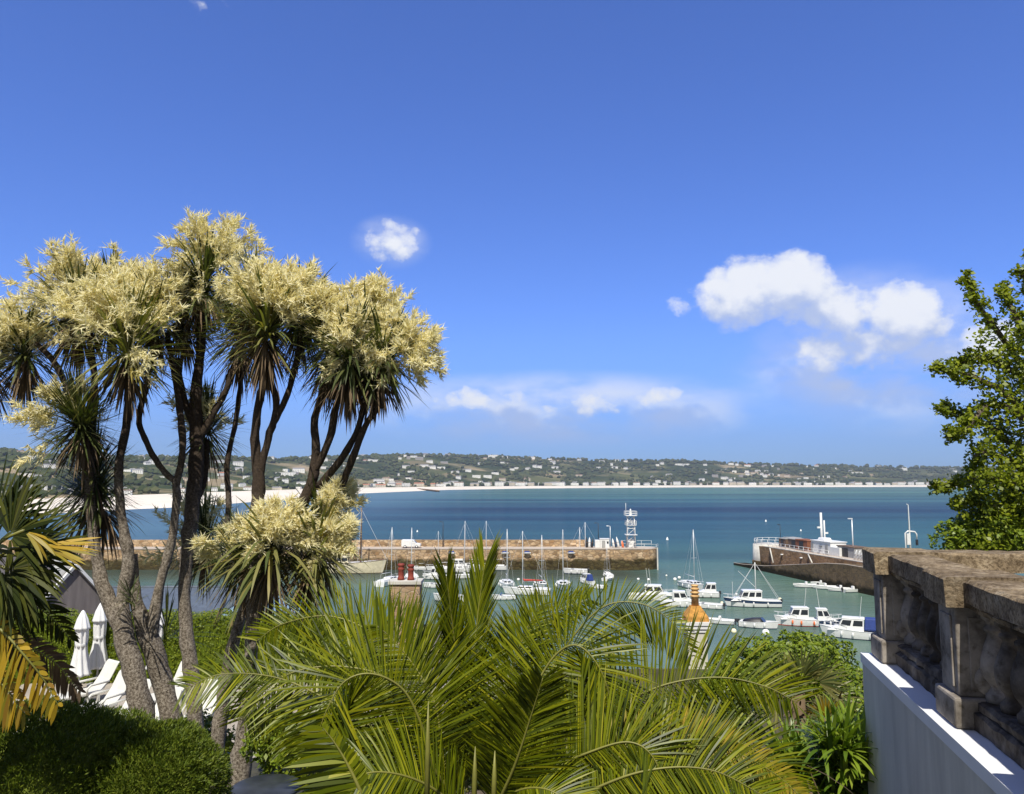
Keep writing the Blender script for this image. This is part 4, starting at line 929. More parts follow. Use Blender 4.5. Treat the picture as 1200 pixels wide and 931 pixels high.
    C7 = cruiser(5.2, 2.1, .8, ant=0); put(C7, 510, 679, 176, 'white motorboat, the rear of two moored side by side near the chimney pots', GM)
    S3 = speedboat(4.4, 1.9, .75, None); put(S3, 509, 689, 175, 'white speedboat, the front of two moored side by side near the chimney pots', GM)
    C8 = cruiser(7.2, 2.6, .9, ant=0); put(C8, 537, 668.5, 5, 'long low white cruiser moored under the pier beside a tall mast', GM)
    D2 = dinghy(4.6, 2.2, .7, console=True); put(D2, 543, 678, 200, 'white twin hulled workboat with a dark underside below the long low cruiser', GD)
    cp(S3, 527, 705, 170, 'white speedboat half hidden by the slender palm spear', GM, 1.3)
    cp(S3, 590, 703, 190, 'white speedboat below the bow on yacht left of the red sailed yacht', GM, .9)
    cp(S3, 674, 672.5, 176, 'low white speedboat in front of the long broadside yacht', GM, 1.2)
    t = cp(C7, 687, 684, 120, 'small white boat with a blue cover among the palm leaf tips', GM, .8)
    MB().box((-1.5, 0, 1.6), (1.6, 1.4, 1.5), top=(.6, .6)).build('cover', 'navy', t, bev=.1)
    cp(S3, 700, 690, 150, 'white speedboat low among the palm leaf tips right of the blue covered boat', GM, .8)
    cp(D1, 713, 680, 60, 'white dinghy moored alongside the small yacht right of the hut', GD, .9)
    for px, py, hd, lab in ((943.5, 688.5, 175, 'leftmost of the white tenders rafted below the right pier'), (966, 690.5, 168, 'second white tender from the left in the raft below the right pier'), (984, 693, 172, 'third white tender from the left in the raft below the right pier'), (1001, 694, 10, 'rightmost of the white tenders rafted below the right pier')):
        cp(D1, px, py, hd, lab, 'tenders rafted below the right pier', 1.0)
    cp(D1, 961, 685.5, 176, 'white tender lying behind the raft, closest to the right pier ramp', 'tenders rafted below the right pier', .8)
    # mooring buoys
    def buoy(px, py, d, mat, label, cone=False):
        p = onz(px, py); t = thing('mooring_buoy', label, 'buoy', (p.x, p.y, 0), 0, 'mooring buoys')
        if cone: MB().lathe([(d * .1, -.2), (d * .62, 0), (d * .5, d * .2), (d * .06, d * 1.3)], n=14).build('float', mat, t)
        else: MB().lathe([(d * .5 * math.sin(a), d * .5 * (1 - math.cos(a)) - d * .18) for a in np.linspace(.15, math.pi - .12, 9)], n=14).build('float', mat, t)
        MB().lathe([(.05, 0), (.09, .04), (.09, .1), (.04, .14)], (0, 0, d * (1.27 if cone else .8)), 8).build('ring', 'black', t)
    for px, py, d, mat, lab, cone in ((828, 741, .68, 'buoy', 'pale yellow buoy right of the white chimney stack', 0), (860, 742, .72, 'buoy', 'pale yellow buoy just above the green bush', 0), (846, 708, .5, 'buoy', 'pale yellow buoy off the bow of the motor sailer', 0),
            (863, 697.5, .42, 'buoywhite', 'small white buoy behind the bow of the motor sailer', 0), (914, 704, .6, 'buoy', 'yellow buoy off the stern of the motor sailer', 0), (748, 680, .55, 'buoywhite', 'leftmost white buoy in open water below the pier head', 0), (760, 680.5, .55, 'buoywhite', 'white buoy, second from the left below the pier head', 0),
            (781, 675.5, .42, 'buoywhite', 'small white buoy in the middle of the harbour mouth', 0), (791, 680.5, .72, 'buoywhite', 'large white buoy left of the end on yacht', 0), (796, 678.5, .66, 'buoywhite', 'white buoy next to the large one left of the end on yacht', 0), (496.5, 676, .5, 'buoywhite', 'white buoy near the two side by side motorboats', 0),
            (607.5, 680.5, .6, 'buoywhite', 'white buoy in front of the pier by the red sail cover', 0), (897.5, 744.5, .95, 'buoywhite', 'big white buoy peeping over the green bush', 0), (782, 633, .8, 'buoywhite', 'white conical marker buoy out beyond the pier head', 1), (897.5, 611.5, .8, 'buoywhite', 'tiny white buoy far out in the bay beyond the right pier', 1), (489, 623.5, .6, 'buoywhite', 'tiny white buoy far out beyond the parked van', 1), (938.5, 622.5, .6, 'buoywhite', 'tiny pale buoy beyond the right pier just left of its masts', 1)):
        buoy(px, py, d, mat, lab, cone)
boats()
#@NEAR
# ------------------------------------------------------------------ cabbage trees (cordylines)
def sword_rosette(mb, c, axis, n, L, w, a0, a1, droop, mi=0):
    c = Vector(c); axis = Vector(axis).normalized(); ax = axis.orthogonal().normalized(); ay = axis.cross(ax)
    for i in range(n):
        th = R(rnd(a0, a1)); ph = rnd(0, 2 * math.pi)
        d = axis * math.cos(th) + (ax * math.cos(ph) + ay * math.sin(ph)) * math.sin(th)
        mb.blade(c + axis * rnd(-.12, .12) + d * .05, d, L * rnd(.72, 1.12), w * rnd(.8, 1.2), droop * rnd(.4, 1.5), n=4, mi=mi, base=.5)
def spray(mb, c, R0, axis, dens=1.0, up=.8):
    """a cream flower panicle: stalks, side branches and hundreds of thin spikelets"""
    c = Vector(c); axis = Vector(axis).normalized()
    for s in range(int(27 * dens) + 4):
        d = (unit() + axis * up).normalized(); tip = R0 * rnd(.75, 1.0)
        nb = 17
        for j in range(nb):
            t = rnd(.25, 1.0); p = c + d * tip * t
            e = (unit() * .9 + d * .55 + Vector((0, 0, .12))).normalized(); bl = R0 * rnd(.18, .36) * (1.15 - t * .55)
            S0 = e.orthogonal().normalized()
            for k in range(11):
                q = p + e * bl * (k / 11 * .95 + .05); f = (d * .55 + e * .45 + unit() * .85).normalized()
                l = rnd(.07, .14); S = f.cross(unit()); S = S.normalized() * .0085; T = f.cross(S.normalized()) * .0085
                mb.add([q - S, q + S * .5 + T, q + S * .5 - T, q + f * l], [(0, 1, 3), (1, 2, 3), (2, 0, 3)])
            S = S0 * .008; mb.add([p - S, p + S, p + e * bl], [(0, 1, 2)])
def limb(mb, pts, D, n=9):
    """pts: (px, py, radius px[, depth offset])"""
    P = [(*at(p[0], p[1], D + (p[3] if len(p) > 3 else 0)), p[2] * D / F * (.80 if p[2] > 13.5 else .66 if p[2] > 10.5 else .58)) for p in pts]
    Q = smooth(P, 5); n0 = len(Q)
    mb.tube([q[:3] + np.array([rnd(-1, 1), rnd(-1, 1), 0]) * q[3] * .10 for q in Q], [float(q[3]) * rnd(.92, 1.1) for q in Q], n, jit=.07)
def cordyline(label, D, limbs, heads, base):
    t = thing('cabbage_tree', label, 'tree', at(base[0], base[1], D), 0, 'flowering cabbage trees')
    mb = MB()
    for l in limbs: limb(mb, l, D)
    mb.build('trunk', 'bark', t, True)
    for h in heads:
        px, py, r, fl, kind = h[:5]; dd = h[5] if len(h) > 5 else 0; lx, ly = h[6] if len(h) > 6 else (px, py + r * .72)
        c = at(lx, ly, D + dd); Rm = r * D / F; f = at(px, py, D + dd)
        ax = ((f - c).normalized() + Vector((0, 0, .8))).normalized(); mb = MB(); L = max(.72, Rm * 1.4)
        if kind == 'tiny': sword_rosette(mb, c, ax, 40, r * D / F * 1.3, .022, 5, 110, .35)
        elif kind == 'strap': sword_rosette(mb, c, ax, 105, 1.12, .05, 35, 125, 1.25)
        elif kind == 'spiky': sword_rosette(mb, c, ax, 240, L * .95, .026, 5, 135, .25)
        else: sword_rosette(mb, c, ax, 210, L * 1.08, .034, 5, 128, .7)
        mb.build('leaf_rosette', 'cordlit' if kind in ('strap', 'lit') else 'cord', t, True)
        mb = MB()
        if kind != 'tiny': sword_rosette(mb, c - ax * .12, -ax + Vector((0, 0, -.6)), 120 if kind != 'spiky' else 40, .72, .024, 5, 75, .9)
        if kind != 'tiny': mb.build('dead_leaf_skirt', 'dead', t, True)
        if fl:
            mb = MB(); spray(mb, f - Vector((0, 0, Rm * .38)), Rm * 1.42, ax + Vector((0, -.25, 0)), fl); mb.build('flower_spray', 'flower', t, True)
    return t
def cordylines():
    cordyline('left cabbage tree with a thick forked grey trunk and many cream flower heads', 11.2,
      [[(174, 880, 16), (160, 800, 14.8), (144, 740, 14), (140, 705, 13)],
       [(146, 745, 13), (124, 695, 12.5), (111, 640, 10), (105, 575, 9.5), (106, 535, 8), (100, 500, 7)],
       [(106, 545, 7), (92, 495, 6), (78, 455, 6), (64, 425, 6), (42, 402, 5)], [(104, 520, 6), (112, 470, 6), (108, 420, 6), (100, 372, 5)],
       [(142, 710, 12), (151, 660, 10.8), (143, 610, 9), (139, 550, 8), (148, 500, 8), (152, 455, 8), (154, 405, 7)],
       [(204, 856, 15.5, .3), (190, 795, 14.5, .3), (172, 742, 13.8, .2), (158, 700, 11, .1), (154, 650, 10.8, .1)],
       [(176, 752, 11, .2), (187, 690, 10, .2), (200, 640, 8.5, .2), (207, 590, 8, .2), (206, 560, 8, .2)],
       [(206, 565, 7, .2), (190, 550, 6, .2), (172, 520, 6, .2), (163, 490, 6, .2), (172, 450, 6, .2), (180, 400, 6, .2)],
       [(207, 568, 7, .2), (214, 530, 7, .2), (212, 490, 7, .3), (206, 450, 6, .4), (196, 390, 5, .4)]],
      [(92, 338, 50, 1.0, 'n', .1), (30, 385, 44, .8, 'n', .3), (-14, 400, 44, .8, 'n', .5), (148, 372, 58, 1.1, 'lit', -.5, (150, 418)), (180, 345, 46, .9, 'n', .2), (130, 330, 44, .8, 'n', .5),
       (62, 472, 28, .18, 'spiky', -.1, (96, 498)), (84, 484, 52, .10, 'spiky', -.2, (94, 500)), (108, 545, 48, 0, 'spiky', .2, (110, 560)), (84, 590, 44, 0, 'n', .35, (112, 592)), (150, 702, 18, 0, 'tiny', -.3, (156, 705))], (172, 860))
    cordyline('middle cabbage tree with one straight dark trunk under the tallest cream flower head', 11.8,
      [[(232, 880, 13), (226, 800, 13), (217, 720, 11), (219, 650, 11), (226, 590, 13), (231, 535, 13), (229, 480, 11), (234, 420, 9), (240, 360, 8)],
       [(230, 520, 8), (250, 485, 7), (266, 455, 6), (278, 420, 6), (284, 390, 6)], [(228, 500, 8), (214, 462, 7), (207, 420, 6)],
       [(226, 600, 7, .2), (240, 560, 6, .3), (243, 515, 6, .3)], [(262, 650, 6, .4), (268, 590, 6, .4), (266, 545, 5.5, .4), (277, 490, 5, .4), (284, 430, 5, .4)]],
      [(250, 292, 46, 1.0, 'n', 0, (238, 338)), (215, 345, 40, .6, 'n', .2), (282, 372, 40, .5, 'n', .3), (243, 494, 44, .16, 'spiky', .5, (243, 505)), (236, 622, 52, .25, 'spiky', .8, (240, 640)), (196, 732, 46, 0, 'tiny', .4, (194, 745))], (228, 880))
    cordyline('right cabbage tree with leaning dark limbs and low flower heads above the palm', 10.6,
      [[(277, 940, 15), (286, 870, 14), (293, 800, 12), (297, 720, 12), (301, 650, 13), (302, 600, 12), (303, 560, 11), (299, 515, 9), (304, 470, 8), (316, 425, 7), (322, 390, 7)],
       [(304, 560, 8), (314, 515, 7.5), (324, 480, 7), (318, 450, 6), (300, 420, 6)], [(316, 505, 6), (334, 470, 6), (346, 430, 6), (352, 400, 5)],
       [(252, 930, 13, .4), (257, 860, 13, .4), (268, 780, 11, .4), (290, 700, 10, .3), (318, 650, 11, .2), (345, 605, 11, .2), (364, 570, 11, .2), (370, 530, 9, .2), (369, 490, 7, .2), (382, 450, 7, .2), (386, 410, 6, .2)],
       [(368, 555, 8, .2), (386, 515, 8, .1), (396, 470, 7, .1), (420, 430, 7, 0), (428, 400, 6, 0)], [(372, 572, 8, .2), (402, 535, 7, 0), (420, 500, 6, -.1), (430, 460, 6, -.1), (440, 425, 5, -.1)],
       [(398, 575, 7, .1), (412, 540, 7, -.1), (428, 500, 6, -.2), (446, 470, 6, -.2), (452, 435, 5, -.2)], [(320, 655, 8, -.2), (316, 640, 7, -.4)], [(352, 620, 7, 0), (376, 640, 7, -.2)]],
      [(318, 352, 50, 1.1, 'lit', -.2, (312, 394)), (352, 345, 38, .8, 'n', .3), (392, 372, 44, 1.0, 'n', .1, (388, 410)), (432, 366, 44, 1.0, 'n', .2, (428, 405)), (470, 404, 40, 1.0, 'n', -.2, (448, 428)), (415, 400, 40, .8, 'n', -.3, (410, 425)), (298, 335, 32, .6, 'n', .4),
       (322, 622, 36, .9, 'strap', -.6, (318, 650)), (394, 588, 27, .8, 'n', .2, (374, 622)), (388, 630, 27, .7, 'lit', -.3, (370, 652)), (268, 634, 26, .3, 'spiky', .1, (280, 655))], (280, 935))
cordylines()

# ------------------------------------------------------------------ palms
def frond(name, t, pts, Lmax, N=(0, -.8, .45), n=150, w=.0150, mat='palm', droop=.25, sides=(1, 1), r=.014, fwd=.35, start=.1, spread=.15, tipf=.35, vee=.15):
    """pts: 3-D rachis; leaflets leave both sides in the plane whose normal is N"""
    Q = [Vector(q) for q in smooth(pts, 10)]; m = len(Q); cum = [0]
    for a, b in zip(Q[:-1], Q[1:]): cum.append(cum[-1] + (b - a).length)
    T = cum[-1]; N = Vector(N).normalized(); mb = MB()
    def pos(s):
        for i in range(m - 1):
            if cum[i + 1] >= s: f = (s - cum[i]) / max(1e-6, cum[i + 1] - cum[i]); return Q[i].lerp(Q[i + 1], f), (Q[i + 1] - Q[i]).normalized()
        return Q[-1], (Q[-1] - Q[-2]).normalized()
    o = None
    for i in range(n):
        q = start + (1 - start) * (i + rnd(-.25, .25)) / n; q = min(.999, max(0, q)); p, tg = pos(q * T)
        S = N.cross(tg); S = S.normalized() if S.length > .05 else Vector((1, 0, 0)); Nn = tg.cross(S).normalized()
        prof = min(1, .45 + 2.6 * q) * (1 - max(0, q - .55) / .45 * (1 - tipf))
        f = fwd + 1.1 * max(0, q - .45)
        for k, sd in enumerate((1, -1)):
            if not sides[k]: continue
            if random.random() < .03: continue
            tuck = max(0, -(S * sd).z) ** 1.5 * .95            # the lower row hangs folded back under the midrib
            d = (S * sd + tg * f * rnd(.8, 1.2) + Nn * (rnd(vee - spread, vee + spread) - tuck)).normalized()
            side = (tg - d * tg.dot(d)); side = (side.normalized() + Nn * rnd(-.5, .5)).normalized()
            mb.blade(p + d * r * .5, d, Lmax * sides[k] * prof * rnd(.88, 1.08), w * rnd(.8, 1.15), droop * rnd(.5, 1.4), side, 4, base=.45)
    fr = mb.build(name, mat, t, True)
    MB().tube(Q, [r * (1.15 - .95 * cum[i] / T) for i in range(m)], 6).build('midrib', 'rachis', fr, False)
    mr = fr.children[0]; off = t.location
    for v in mr.data.vertices: v.co -= off
    return fr
def date_palm():
    D = 6.6; base = at(560, 1010, D)
    t = thing('date_palm', 'large yellow green palm with arching feather fronds in front of the harbour', 'palm', (base.x, base.y, 15.6))
    A = lambda *l: [at(x, y, D + d) for x, y, d in l]
    MB().lathe([(.42, 0), (.36, .5), (.34, 1.0), (.42, 1.35), (.3, 1.7), (.1, 1.9)], n=14).build('trunk', 'branch', t)
    back = (0, -.9, .35)
    fr = [
      # left side
      (A((548, 950, 0), (508, 900, -.2), (494, 850, -.3), (472, 808, -.35), (437, 790, -.4), (405, 798, -.45), (384, 830, -.5), (366, 880, -.5)), 1.05, (.12, -.9, .3), (1, .8), {}),
      (A((545, 940, .2), (500, 860, .3), (460, 800, .3), (408, 782, .3), (350, 786, .25), (305, 812, .2), (283, 845, .15)), .80, (.1, -.8, .55), (1, .75), {}),
      (A((550, 930, .5), (510, 840, .6), (470, 775, .7), (430, 738, .75), (382, 722, .8), (330, 732, .8), (300, 752, .8)), .85, (.1, -.85, .4), (1, .6), {}),
      (A((540, 950, .1), (470, 880, .2), (400, 830, .2), (330, 796, .2), (262, 790, .1), (215, 808, .0)), .62, (.05, -.6, .8), (1, .8), {}),
      # upright centre
      (A((556, 950, .3), (552, 880, .4), (553, 800, .45), (560, 720, .5), (568, 662, .5)), .58, (-.55, -.8, .1), (1, 1), dict(fwd=2.6, n=170, tipf=.6, spread=.25)),
      (A((548, 950, .2), (545, 880, .3), (538, 800, .3), (530, 730, .2), (523, 676, .1)), .5, (.6, -.8, .1), (1, 1), dict(fwd=3.2, n=130, tipf=.6, spread=.2)),
      (A((566, 950, .2), (580, 870, .3), (596, 800, .4), (612, 750, .4), (632, 708, .4)), .46, (-.2, -.9, .2), (1, 1), dict(fwd=.9, n=105)),
      (A((562, 950, .5), (575, 860, .7), (598, 785, .9), (640, 725, 1.0), (690, 702, 1.0)), .50, (-.1, -.9, .3), (1, .9), dict(fwd=.6)),
      (A((540, 955, -.1), (520, 890, .0), (508, 820, .1), (470, 760, .2), (440, 732, .2)), .75, (.3, -.9, .2), (.5, 1), dict(fwd=.5)),
      # right side
      (A((575, 950, .1), (640, 880, .1), (712, 836, .1), (775, 804, .05), (840, 794, 0), (895, 804, -.1), (935, 824, -.15)), .72, (-.1, -.85, .45), (1, .75), {}),
      (A((570, 950, .4), (620, 840, .5), (662, 760, .6), (706, 712, .6), (752, 708, .55), (790, 732, .5), (812, 770, .45)), .66, (-.1, -.85, .4), (.5, .95), {}),
      (A((568, 950, .0), (600, 870, .0), (630, 800, .0), (655, 764, .0), (680, 758, -.05), (706, 790, -.1), (722, 850, -.1)), .7, (-.1, -.9, .3), (1, .8), {}),
      (A((572, 955, -.3), (630, 910, -.4), (690, 882, -.5), (738, 870, -.55), (768, 892, -.6), (782, 945, -.6)), .62, (0, -.8, .5), (1, 1), {}),
      (A((580, 960, -.1), (680, 910, -.1), (770, 868, -.1), (840, 864, -.1), (895, 886, -.15), (935, 935, -.2)), .62, (-.1, -.8, .55), (1, .9), {}),
      (A((590, 965, -.4), (660, 940, -.5), (750, 905, -.6), (830, 902, -.65), (900, 935, -.7)), .6, (0, -.7, .6), (1, 1), {}),
      # near, darker, hanging ones
      (A((575, 960, -.5), (602, 900, -.7), (622, 840, -.8), (636, 795, -.9)), .5, (.3, -.5, .8), (1, 1), dict(fwd=.7)),
      (A((430, 945, -.9), (412, 905, -.9), (395, 875, -.9), (378, 852, -.9)), .40, (.2, -.9, .3), (1, .25), dict(fwd=.5, n=44, w=.034)),
      (A((560, 965, -.3), (600, 930, -.6), (640, 925, -.8), (680, 950, -.9)), .5, (0, -.6, .8), (1, 1), {}),
      (A((555, 965, -.3), (500, 920, -.6), (440, 905, -.8), (390, 925, -.9)), .5, (0, -.6, .8), (1, 1), {}),
    ]
    for i, (pts, L, N, sd, kw) in enumerate(fr): frond('frond', t, pts, L, N, sides=sd, mat='palm', **kw)
    frond('frond', t, A((585, 950, -.2), (690, 900, -.3), (790, 872, -.4), (850, 878, -.4), (905, 905, -.4), (945, 940, -.4)), .36, (0, -.6, .8), mat='palmold')
    for px, py, d in ((500, 822, -.9), (555, 875, -.9), (578, 880, -.95)):       # young unopened spears
        a, b = at(px, 960, D + d), at(px + 2, py, D + d); MB().tube([a, a.lerp(b, .6), b], [.022, .018, .003], 6).build('spear', 'rachis', t, True)
    # dry old frond bases low on the right
    mb = MB()
    for i in range(60): mb.blade(at(rnd(700, 960), rnd(880, 950), D + rnd(.2, .6)), Vector((rnd(-.6, .6), -.2, rnd(-1, .2))), rnd(.2, .5), .02, .5, n=3)
    mb.build('dead_frond', 'dead', t, True)
date_palm()
def fan_leaf(t, c, d, r, n, nrm, mat, droop=.6, ang=130, w=.05, stem=None, split=.35):
    """pleated fan: blades joined near the hub, free at the tips"""
    c = Vector(c); d = Vector(d).normalized(); nrm = Vector(nrm); nrm = (nrm - d * nrm.dot(d)).normalized(); s = nrm.cross(d); mb = MB()
    for i in range(n):
        a = R(ang) * (2 * (i + .5) / n - 1) + rnd(-.02, .02); e = d * math.cos(a) + s * math.sin(a)
        mb.blade(c + e * .04, (e + nrm * rnd(-.08, .08)).normalized(), r * (1 - .22 * abs(a) / math.pi) * rnd(.9, 1.05), w, droop * rnd(.5, 1.5), (nrm.cross(e) + nrm * rnd(-.45, .45)), 5, base=.3)
    f = mb.build('fan_leaf', mat, t, True)
    if stem is not None:
        st = MB().tube([Vector(stem), Vector(stem).lerp(c, .5) + Vector((0, 0, .06)), c], .013, 6); st.build('leaf_stalk', 'rachis', f, False)
        for v in f.children[0].data.vertices: v.co -= t.location
    return f
def left_palm():
    D = 6.2; c = at(-25, 668, D)
    t = thing('fan_palm', 'dark fan palm with drooping and yellowing leaves at the left edge', 'palm', (c.x, c.y, 15.6))
    MB().tube([(0, 0, 0), (0, .03, 1.5), (0, 0, c.z - 15.6 + .1)], [.15, .13, .11], 10, jit=.1).build('trunk', 'dead', t)
    A = lambda x, y, d=0: at(x, y, D + d)
    for x, y, dx, dz, r, mat, ang, dr, dd in ((12, 628, .75, .55, .55, 'palmdark', 115, .35, 0), (-5, 610, .2, 1, .52, 'palmdark', 110, .3, .2), (28, 650, 1, .1, .56, 'palmdark', 105, .5, .15), (10, 668, .7, -.5, .50, 'palmdark', 110, .9, -.15),
                                         (-12, 650, .3, .4, .5, 'palmdark', 150, .7, -.3), (-10, 690, .3, -.9, .48, 'palmdark', 120, .8, .1), (0, 700, .8, -.5, .5, 'palmdark', 120, .9, .3)):
        fan_leaf(t, A(x, y, dd), (dx, rnd(-.35, .0), dz), r, 34, (0, -1, .5), mat, dr, ang, .034, A(-25, 672))
    fan_leaf(t, A(48, 640, -.1), (1, -.1, -.06), .42, 11, (0, -.6, .8), 'palmyellow', .2, 24, .026, A(-22, 665))
    fan_leaf(t, A(28, 622, -.2), (.75, -.1, -.4), .30, 5, (0, -.6, .8), 'palmyellow', .6, 18, .028, A(-22, 660))
    # the hanging yellow leaf
    frond('frond', t, [A(-30, 712, -.2), A(5, 742, -.25), A(30, 770, -.25), A(52, 798, -.2), A(70, 830, -.15)], .38, (.1, -.95, .2), n=26, w=.034, mat='palmyellow', sides=(.25, 1), fwd=.55, droop=.6, r=.013)
    frond('frond', t, [A(-30, 730, .2), A(20, 752, .25), A(62, 775, .3), A(95, 812, .3)], .30, (.1, -.9, .35), n=34, w=.028, mat='dead', sides=(.5, 1), fwd=.7, droop=.8, r=.012)
    frond('frond', t, [A(-30, 690, .4), A(20, 700, .45), A(58, 722, .5), A(85, 752, .5)], .3, (.1, -.9, .35), n=30, w=.024, mat='palmdark', sides=(.8, .8), fwd=.7, droop=.8, r=.01)
    frond('frond', t, [A(-40, 780, .0), A(0, 800, .0), A(30, 838, .0)], .34, (.1, -.95, .2), n=24, w=.03, mat='palmyellow', sides=(.4, 1), fwd=.5, droop=.7, r=.012)
left_palm()

# ------------------------------------------------------------------ shrubs, hedge, tree
def leaf(mb, p, s, nrm=None, asp=.62):
    n = (nrm + unit() * .8).normalized() if nrm is not None else unit(); a = n.cross(unit()); a = a.normalized() if a.length > .01 else n.orthogonal().normalized(); b = n.cross(a) * s * asp * .5; a = a * s * .5
    mb.add([p - a, p - b * .9 - a * .1, p + a, p + b * .9 - a * .1], [(0, 1, 2, 3)])
def blob_points(c, r, n, lump=.22, seed=0, squash=1, hemi=None):
    """points near the lumpy surface of an ellipsoid"""
    f = vnoise(seed + 50); out = []
    for i in range(n):
        u = unit()
        if hemi and u.dot(hemi) < -.35: u = -u
        k = 1 + lump * (f(u.x * 2.6 + 9, u.y * 2.6 + u.z * 2.1 + 9) - .5) * 2 + .5 * lump * (f(u.x * 7 + 20, u.z * 7 + u.y * 5 + 20) - .5) * 2
        q = k * (1 - .22 * random.random() ** 2); out.append((Vector((c[0] + u.x * r[0] * q, c[1] + u.y * r[1] * q, c[2] + u.z * r[2] * q)), u))
    return out
def core(mb, c, r, k=.78):
    vs = [(c[0] + p.x * r[0] * k, c[1] + p.y * r[1] * k, c[2] + p.z * r[2] * k) for p in ICO_V]; mb.add(vs, ICO_F)
def shrubs():
    # clipped round conifers in the lower left corner
    def conifer(label, px, py, rp, D, n, seed, rz=.9):
        c = at(px, py, D); r = rp * D / F; t = thing('clipped_conifer', label, 'bush', (c.x, c.y, 15.6), 0, 'clipped conifer bushes'); mb = MB(); core(mb, c, (r, r, r * rz), .9)
        for p, u in blob_points(c, (r, r, r * rz), n, .10, seed, hemi=Vector((0, -.7, .7))):
            for k in range(3):
                d = (u + unit() * .8 + Vector((0, 0, .3))).normalized(); mb.blade(p + unit() * .015, d, rnd(.022, .055), .0095, 0, d.cross(unit()), 2, base=.8)
        mb.build('foliage', 'conifer', t, True)
        MB().tube([(0, 0, -.3), (0, 0, max(.2, c.z - 15.6))], [.07, .05], 7).build('stem', 'branch', t)
    conifer('rounded clipped conifer bush below the grey palm trunks', 172, 940, 88, 7.4, 15000, 1)
    conifer('dark broad clipped conifer bush filling the lower left corner', 40, 940, 112, 7.2, 16000, 2, .95)
    conifer('darker clipped conifer bush behind the two front ones', 118, 925, 80, 7.9, 8000, 3, 1.0)
    # hedge along the terrace edge
    t = thing('clipped_hedge', 'bright green clipped hedge along the far edge of the lounger terrace', 'hedge', (-6, 28, 13.3)); mb = MB()
    x0, x1, y0, y1, z0, z1 = -19.5, -5.0, 26.6, 28.0, 13.2, 15.45
    mb.box(((x0 + x1) / 2, (y0 + y1) / 2, (z0 + z1) / 2 - .06), (x1 - x0 - .2, y1 - y0 - .2, z1 - z0 - .1))
    for i in range(26000):
        x = rnd(x0, x1); w = (VN(x * 1.3, 3.3) - .5) * .28
        if random.random() < .55: p = Vector((x, y0 + rnd(-.05, .14) + w * .4, rnd(z0, z1 + w))); n = Vector((0, -1, .3))
        else: p = Vector((x, rnd(y0, y1), z1 + w + rnd(-.12, .06))); n = Vector((0, -.2, 1))
        leaf(mb, p, rnd(.06, .11), n)
    mb.build('foliage', 'hedge', t, True)
    def bush(label, blobs, n, size, mat='shrub', seed=0, asp=.62, grp=None, lump=.3):
        b0 = blobs[0]; c0 = at(b0[0], b0[1], b0[4] if len(b0) > 4 else 12); t = thing('leafy_shrub', label, 'shrub', (c0.x, c0.y, G(c0.x, c0.y)), 0, grp); mb = MB(); tot = sum(b[2] * b[3] for b in blobs)
        for i, (px, py, rx, ry, D) in enumerate(blobs):
            c = at(px, py, D); k = D / F; r = (rx * k, max(rx, ry) * k * .8, ry * k); core(mb, c, r, .72)
            for p, u in blob_points(c, r, int(n * rx * ry / tot), lump, seed + i, hemi=Vector((0, -.6, .8))): leaf(mb, p, rnd(.65, 1.2) * size, u * .5 + Vector((0, -.1, .6)), asp)
        mb.build('foliage', mat, t, True)
        st = MB()
        for k in range(3): st.tube([(rnd(-.1, .1), rnd(-.1, .1), -.2), (rnd(-.3, .3), rnd(-.1, .1), max(.3, (c0.z - t.location.z) * .6)), (rnd(-.5, .5), rnd(-.1, .1), max(.5, c0.z - t.location.z))], [.04, .03, .015], 6)
        st.build('stem', 'branch', t)
    bush('yellow green glossy shrub in front of the speedboat with the black cover', [(868, 800, 46, 42, 13.5), (925, 790, 44, 40, 13.6), (896, 775, 30, 26, 13.6), (845, 822, 34, 30, 13.3), (940, 765, 26, 20, 13.8)], 8500, .085, seed=10)
    bush('rounded bright shrub in front of the cruiser with orange fenders', [(962, 782, 36, 38, 14.2), (984, 812, 26, 34, 14.0), (950, 825, 30, 30, 13.8)], 5500, .085, seed=20)
    bush('dense green shrub with small leaves below the arching palm fronds', [(345, 872, 58, 34, 9.6), (318, 858, 26, 22, 9.5), (392, 880, 30, 24, 9.4)], 4200, .075, 'shrub', 30)
    bush('low yellow green shrub at the foot of the cabbage trees', [(232, 868, 26, 26, 14), (262, 880, 18, 22, 14)], 1500, .09, 'hedge', 40)
    bush('golden hedge clump behind the palm fronds left of the chimney stack', [(392, 768, 70, 26, 24), (455, 782, 60, 26, 24), (340, 780, 50, 25, 24)], 3600, .13, 'hedge', 45)
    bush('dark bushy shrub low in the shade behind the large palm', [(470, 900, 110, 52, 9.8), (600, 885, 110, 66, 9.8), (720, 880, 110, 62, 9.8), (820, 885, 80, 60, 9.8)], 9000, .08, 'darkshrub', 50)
    bush('dark untidy shrub between the fan palm and the corner of the white wall', [(1000, 836, 34, 44, 13), (980, 872, 40, 40, 12.4), (1015, 880, 30, 50, 12.2)], 5200, .08, 'shrub', 70)
    bush('bright rounded shrub behind the balustrade below the right tree', [(1160, 632, 50, 36, 11.2), (1125, 640, 26, 28, 11.2), (1205, 615, 48, 36, 11.2)], 5200, .075, 'shrub', 60)
    # strap leaved plants under the white wall
    def clump(px, py, D, n, L, lab, mat='strap', w=.045):
        c = at(px, py, D); t = thing('strap_leaved_plant', lab, 'plant', c, 0, 'strap leaved plants under the white wall'); mb = MB()
        for i in range(n):
            a = rnd(0, 2 * math.pi); th = R(rnd(5, 70)); d = Vector((math.cos(a) * math.sin(th), math.sin(a) * math.sin(th), math.cos(th)))
            mb.blade(Vector((rnd(-.16, .16), rnd(-.16, .16), 0)), d, L * rnd(.7, 1.15), w, 1.3 * rnd(.6, 1.3), n=5, base=.75)
        mb.build('leaf_tuft', mat, t)
